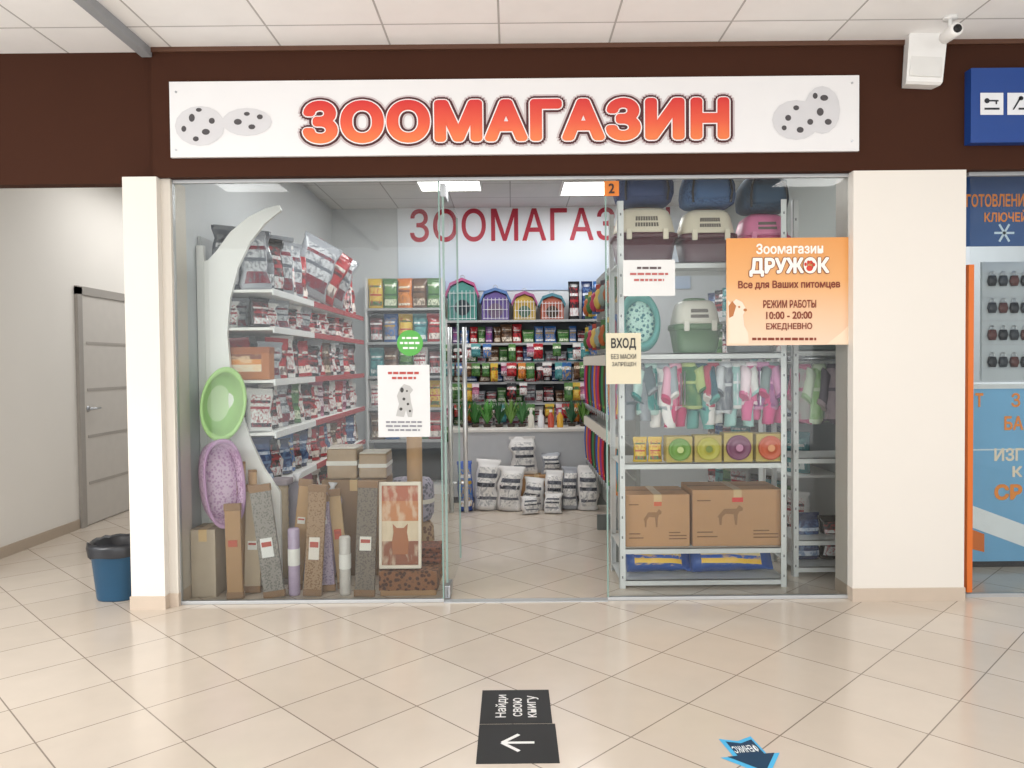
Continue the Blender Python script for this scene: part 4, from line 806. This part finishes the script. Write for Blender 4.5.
lc=[('#c03038','#e0b040','red and yellow'),('#2a58a8','#50a0c8','blue'),('#2a2a30','#8a3040','black and red'),('#d07a28','#3a7a48','orange and green'),('#3a8048','#b8c040','green'),('#8a3a80','#d070a0','purple and pink'),('#5a4030','#c8a060','brown')]
for li,(z,L) in enumerate(((1.42,.42),(.86,.38))):
    for i in range(16):
        c,c2,n1=lc[(i*5+li*3)%7]
        place(('ls',c,li),lambda:leash(c,c2,L),(xd-.11,yd0+.08+i*.138,z),(0,0,math.radians(-55)),f'{n1} leash, {ORD[i]} from the window, {["upper","lower"][li]} leash row of display panel','leash','leashes on the display panel')
zW=[1.75,1.35,.95,.55]
for bn,y0,y1 in (('nearer',5.35,6.7),('farther',6.72,7.9)):
    bay(XR,-1,y0,y1,zW,f'grey white wall shelving on the right wall, {bn} bay',mat('#b8bab8',.4),.4,2.2)
    for li,z in enumerate(zW+[.12]):
        for i in range(4):
            c=['green','brown','teal','grey','black','white','navy'][(i*2+li*3)%7]
            put_pouch(c,.2,.29,.1,(XR-.27,y0+.17+i*.27,z+.001),math.radians(-50),f'{c} food bag, {ORD[i]} from the window, {["top","second","third","fourth","lowest"][li]} level, {bn} right bay','food bags on the right wall','food_bag',True,True,.2,cat='bag')
# ================================================================ KEY SHOP
YK2=4.72
r=rect(940,176,1100,246,YK2); t=sheet('key_banner','blue key cutting banner with orange lettering and snowflake','banner',r,YK2,mat('#2c5590',.5),.008,pn='banner_sheet'); Yb=YK2-.008
for s in (-.3,.3): part('hanging_wire',cyl(B(),(s,-.004,r[3]-.01),(s,-.004,ZI-(r[1]-r[3]/2)),.003,n=6),STEEL,t)
OR=mat('#f09038',.5)
tpx(t,'ИЗГОТОВЛЕНИЕ',953,194,1030,207,Yb,OR,bold=.03); tpx(t,'КЛЮЧЕЙ',984,210,1027,222,Yb,OR,bold=.03)
bm=[]
for k in range(6):
    an=k*PI/3; c,s=math.cos(an),math.sin(an); bm.append([(1004-1.1*s,233+1.1*c),(1004+1.1*s,233-1.1*c),(1004+10*c+1.1*s,233+10*s-1.1*c),(1004+10*c-1.1*s,233+10*s+1.1*c)][::-1])
poly(t,'snowflake',bm,Yb,mat('#cfe2f0',.5),.003,False)
YD=4.95
r=rect(980,262,1110,380,YD); t=sheet('key_display','pale grey display board for keys and small wares','display',r,YD,mat('#b9c0c4',.4),.02,pn='board')
w,h=r[2],r[3]
for k in range(5): part('rail',bx(B(),-w/2,w/2,-.024,-.02,h*(.1+.2*k),h*(.1+.2*k)+.006),STEEL,t)
def ware(c):
    t=thing('key_ware','','keys'); part('fob',loft(B(),[se(.02,.012,-.09,14,3,0,-.012),se(.03,.014,-.06,14,3,0,-.012),se(.022,.012,-.025,14,3,0,-.012)]),mat(c,.4),t,True); part('ring',tube(B(),[(x,-.012,z-.012) for x,_,z in arc((0,0),.014,.014,0,2*PI,12)],.003,6),STEEL,t); return t
for i in range(4):
    for j in range(4):
        a=at(991+j*11,272+i*27,YD-.02); c=['#1d1f24','#30353c','#5a2f2a'][(i+j)%3]; n1=['black','slate','brown'][(i+j)%3]
        place(('kw',c),lambda:ware(c),(a.x,YD-.022,a.z),(0,0,0),f'{n1} key fob, {ORD[j]} from left, {["top","second","third","bottom"][i]} row of key display board','keys','key fobs on the display board')
a0=at(966,460,YD+.02); 
t=thing('service_counter','tall blue key shop counter with orange lettering','counter',(a0.x+.5,YD-.0,0)); zc=at(1000,384,YD).z
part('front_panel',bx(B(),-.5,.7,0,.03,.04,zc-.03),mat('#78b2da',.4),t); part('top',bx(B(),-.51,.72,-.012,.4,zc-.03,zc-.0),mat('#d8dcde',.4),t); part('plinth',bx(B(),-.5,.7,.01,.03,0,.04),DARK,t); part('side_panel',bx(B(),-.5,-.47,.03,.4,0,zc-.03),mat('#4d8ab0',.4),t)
part('panel_seam',bx(B(),-.5,.7,-.003,0,zc*.64,zc*.648),mat('#d6e4ec',.4),t)
poly(t,'white_band',[[(968,526),(1060,560),(1060,538),(968,504)]],YD,mat('#eef2f4',.4),.004); poly(t,'orange_block',[[(968,548),(984,552),(984,534),(968,528)]],YD,mat('#e2752c',.4),.0035)
tpx(t,'Т',975,393,983,407,YD,OR,bold=.04); tpx(t,'З',1011,393,1020,407,YD,OR,bold=.02); tpx(t,'БА',1004,416,1023,430,YD,OR,bold=.03); tpx(t,'ИЗГ',994,448,1023,461,YD,mat('#f0e2cc',.5),bold=.03); tpx(t,'К',1012,466,1022,477,YD,mat('#f0e2cc',.5),bold=.04); tpx(t,'СР',994,484,1022,500,YD,OR,bold=.05)
# ================================================================ LIGHTS
def lightpanel(px,py,label):
    d=F+R*((px-512)/FPX)+U*((384-py)/FPX); p=CAM+d*((ZI-H)/d.z)
    t=thing('ceiling_light',label,'light',(p.x,p.y,ZI-.02))
    bm=B(); 
    for (x0,x1,y0,y1) in ((-.3,.3,-.3,-.28),(-.3,.3,.28,.3),(-.3,-.28,-.28,.28),(.28,.3,-.28,.28)): bx(bm,x0,x1,y0,y1,0,.02)
    part('frame',bm,WHITE,t); part('diffuser',bx(B(),-.28,.28,-.28,.28,.004,.018),mat('#fdfcf6',.5,0,.0,1,5),t)
    return p
def area(loc,rot,sx,sy,e,col=(1,1,1)):
    l=bpy.data.lights.new('lamp','AREA'); l.shape='RECTANGLE'; l.size=sx; l.size_y=sy; l.energy=e; l.color=col
    o=bpy.data.objects.new('lamp',l); COL.objects.link(o); o.location=loc; o.rotation_euler=rot
p=lightpanel(592,187,'square white ceiling light inside shop, right of doorway centre'); area((p.x,p.y,ZI-.03),(0,0,0),.55,.55,15)
p=lightpanel(449,182,'square white ceiling light inside shop above the glass door'); area((p.x,p.y,ZI-.03),(0,0,0),.55,.55,15)
area((-.9,5.4,ZI-.03),(0,0,0),.55,.55,16); area((1.2,5.4,ZI-.03),(0,0,0),.55,.55,11)
area((3.6,5.6,ZI-.03),(0,0,0),.8,.8,30); area((-2.85,7.4,ZI-.03),(0,0,0),.8,2.4,27)
area((0,-2.8,1.7),(math.radians(90),0,0),9,3.2,205,(.98,.99,1))
area((-5.6,1.2,1.5),(math.radians(75),0,math.radians(-90)),2.6,2.2,85,(.97,.985,1))
for x in (-2.5,0.2,2.9): area((x,1.6,ZC-.02),(0,0,0),.6,1.2,20,(1,.99,.97))
sl=bpy.data.lights.new('daylight','SPOT'); sl.energy=420; sl.spot_size=math.radians(34); sl.spot_blend=.7; sl.shadow_soft_size=.25; sl.color=(1,.98,.94)
so=bpy.data.objects.new('daylight',sl); COL.objects.link(so); so.location=(-5.4,.2,2.7); so.rotation_euler=(Vector((-2.5,3.5,0))-so.location).to_track_quat('-Z','Y').to_euler()
wd_=bpy.data.worlds.new('world'); scn.world=wd_; wd_.use_nodes=True
bg=wd_.node_tree.nodes['Background']; bg.inputs[0].default_value=(.94,.97,1,1); bg.inputs[1].default_value=.76
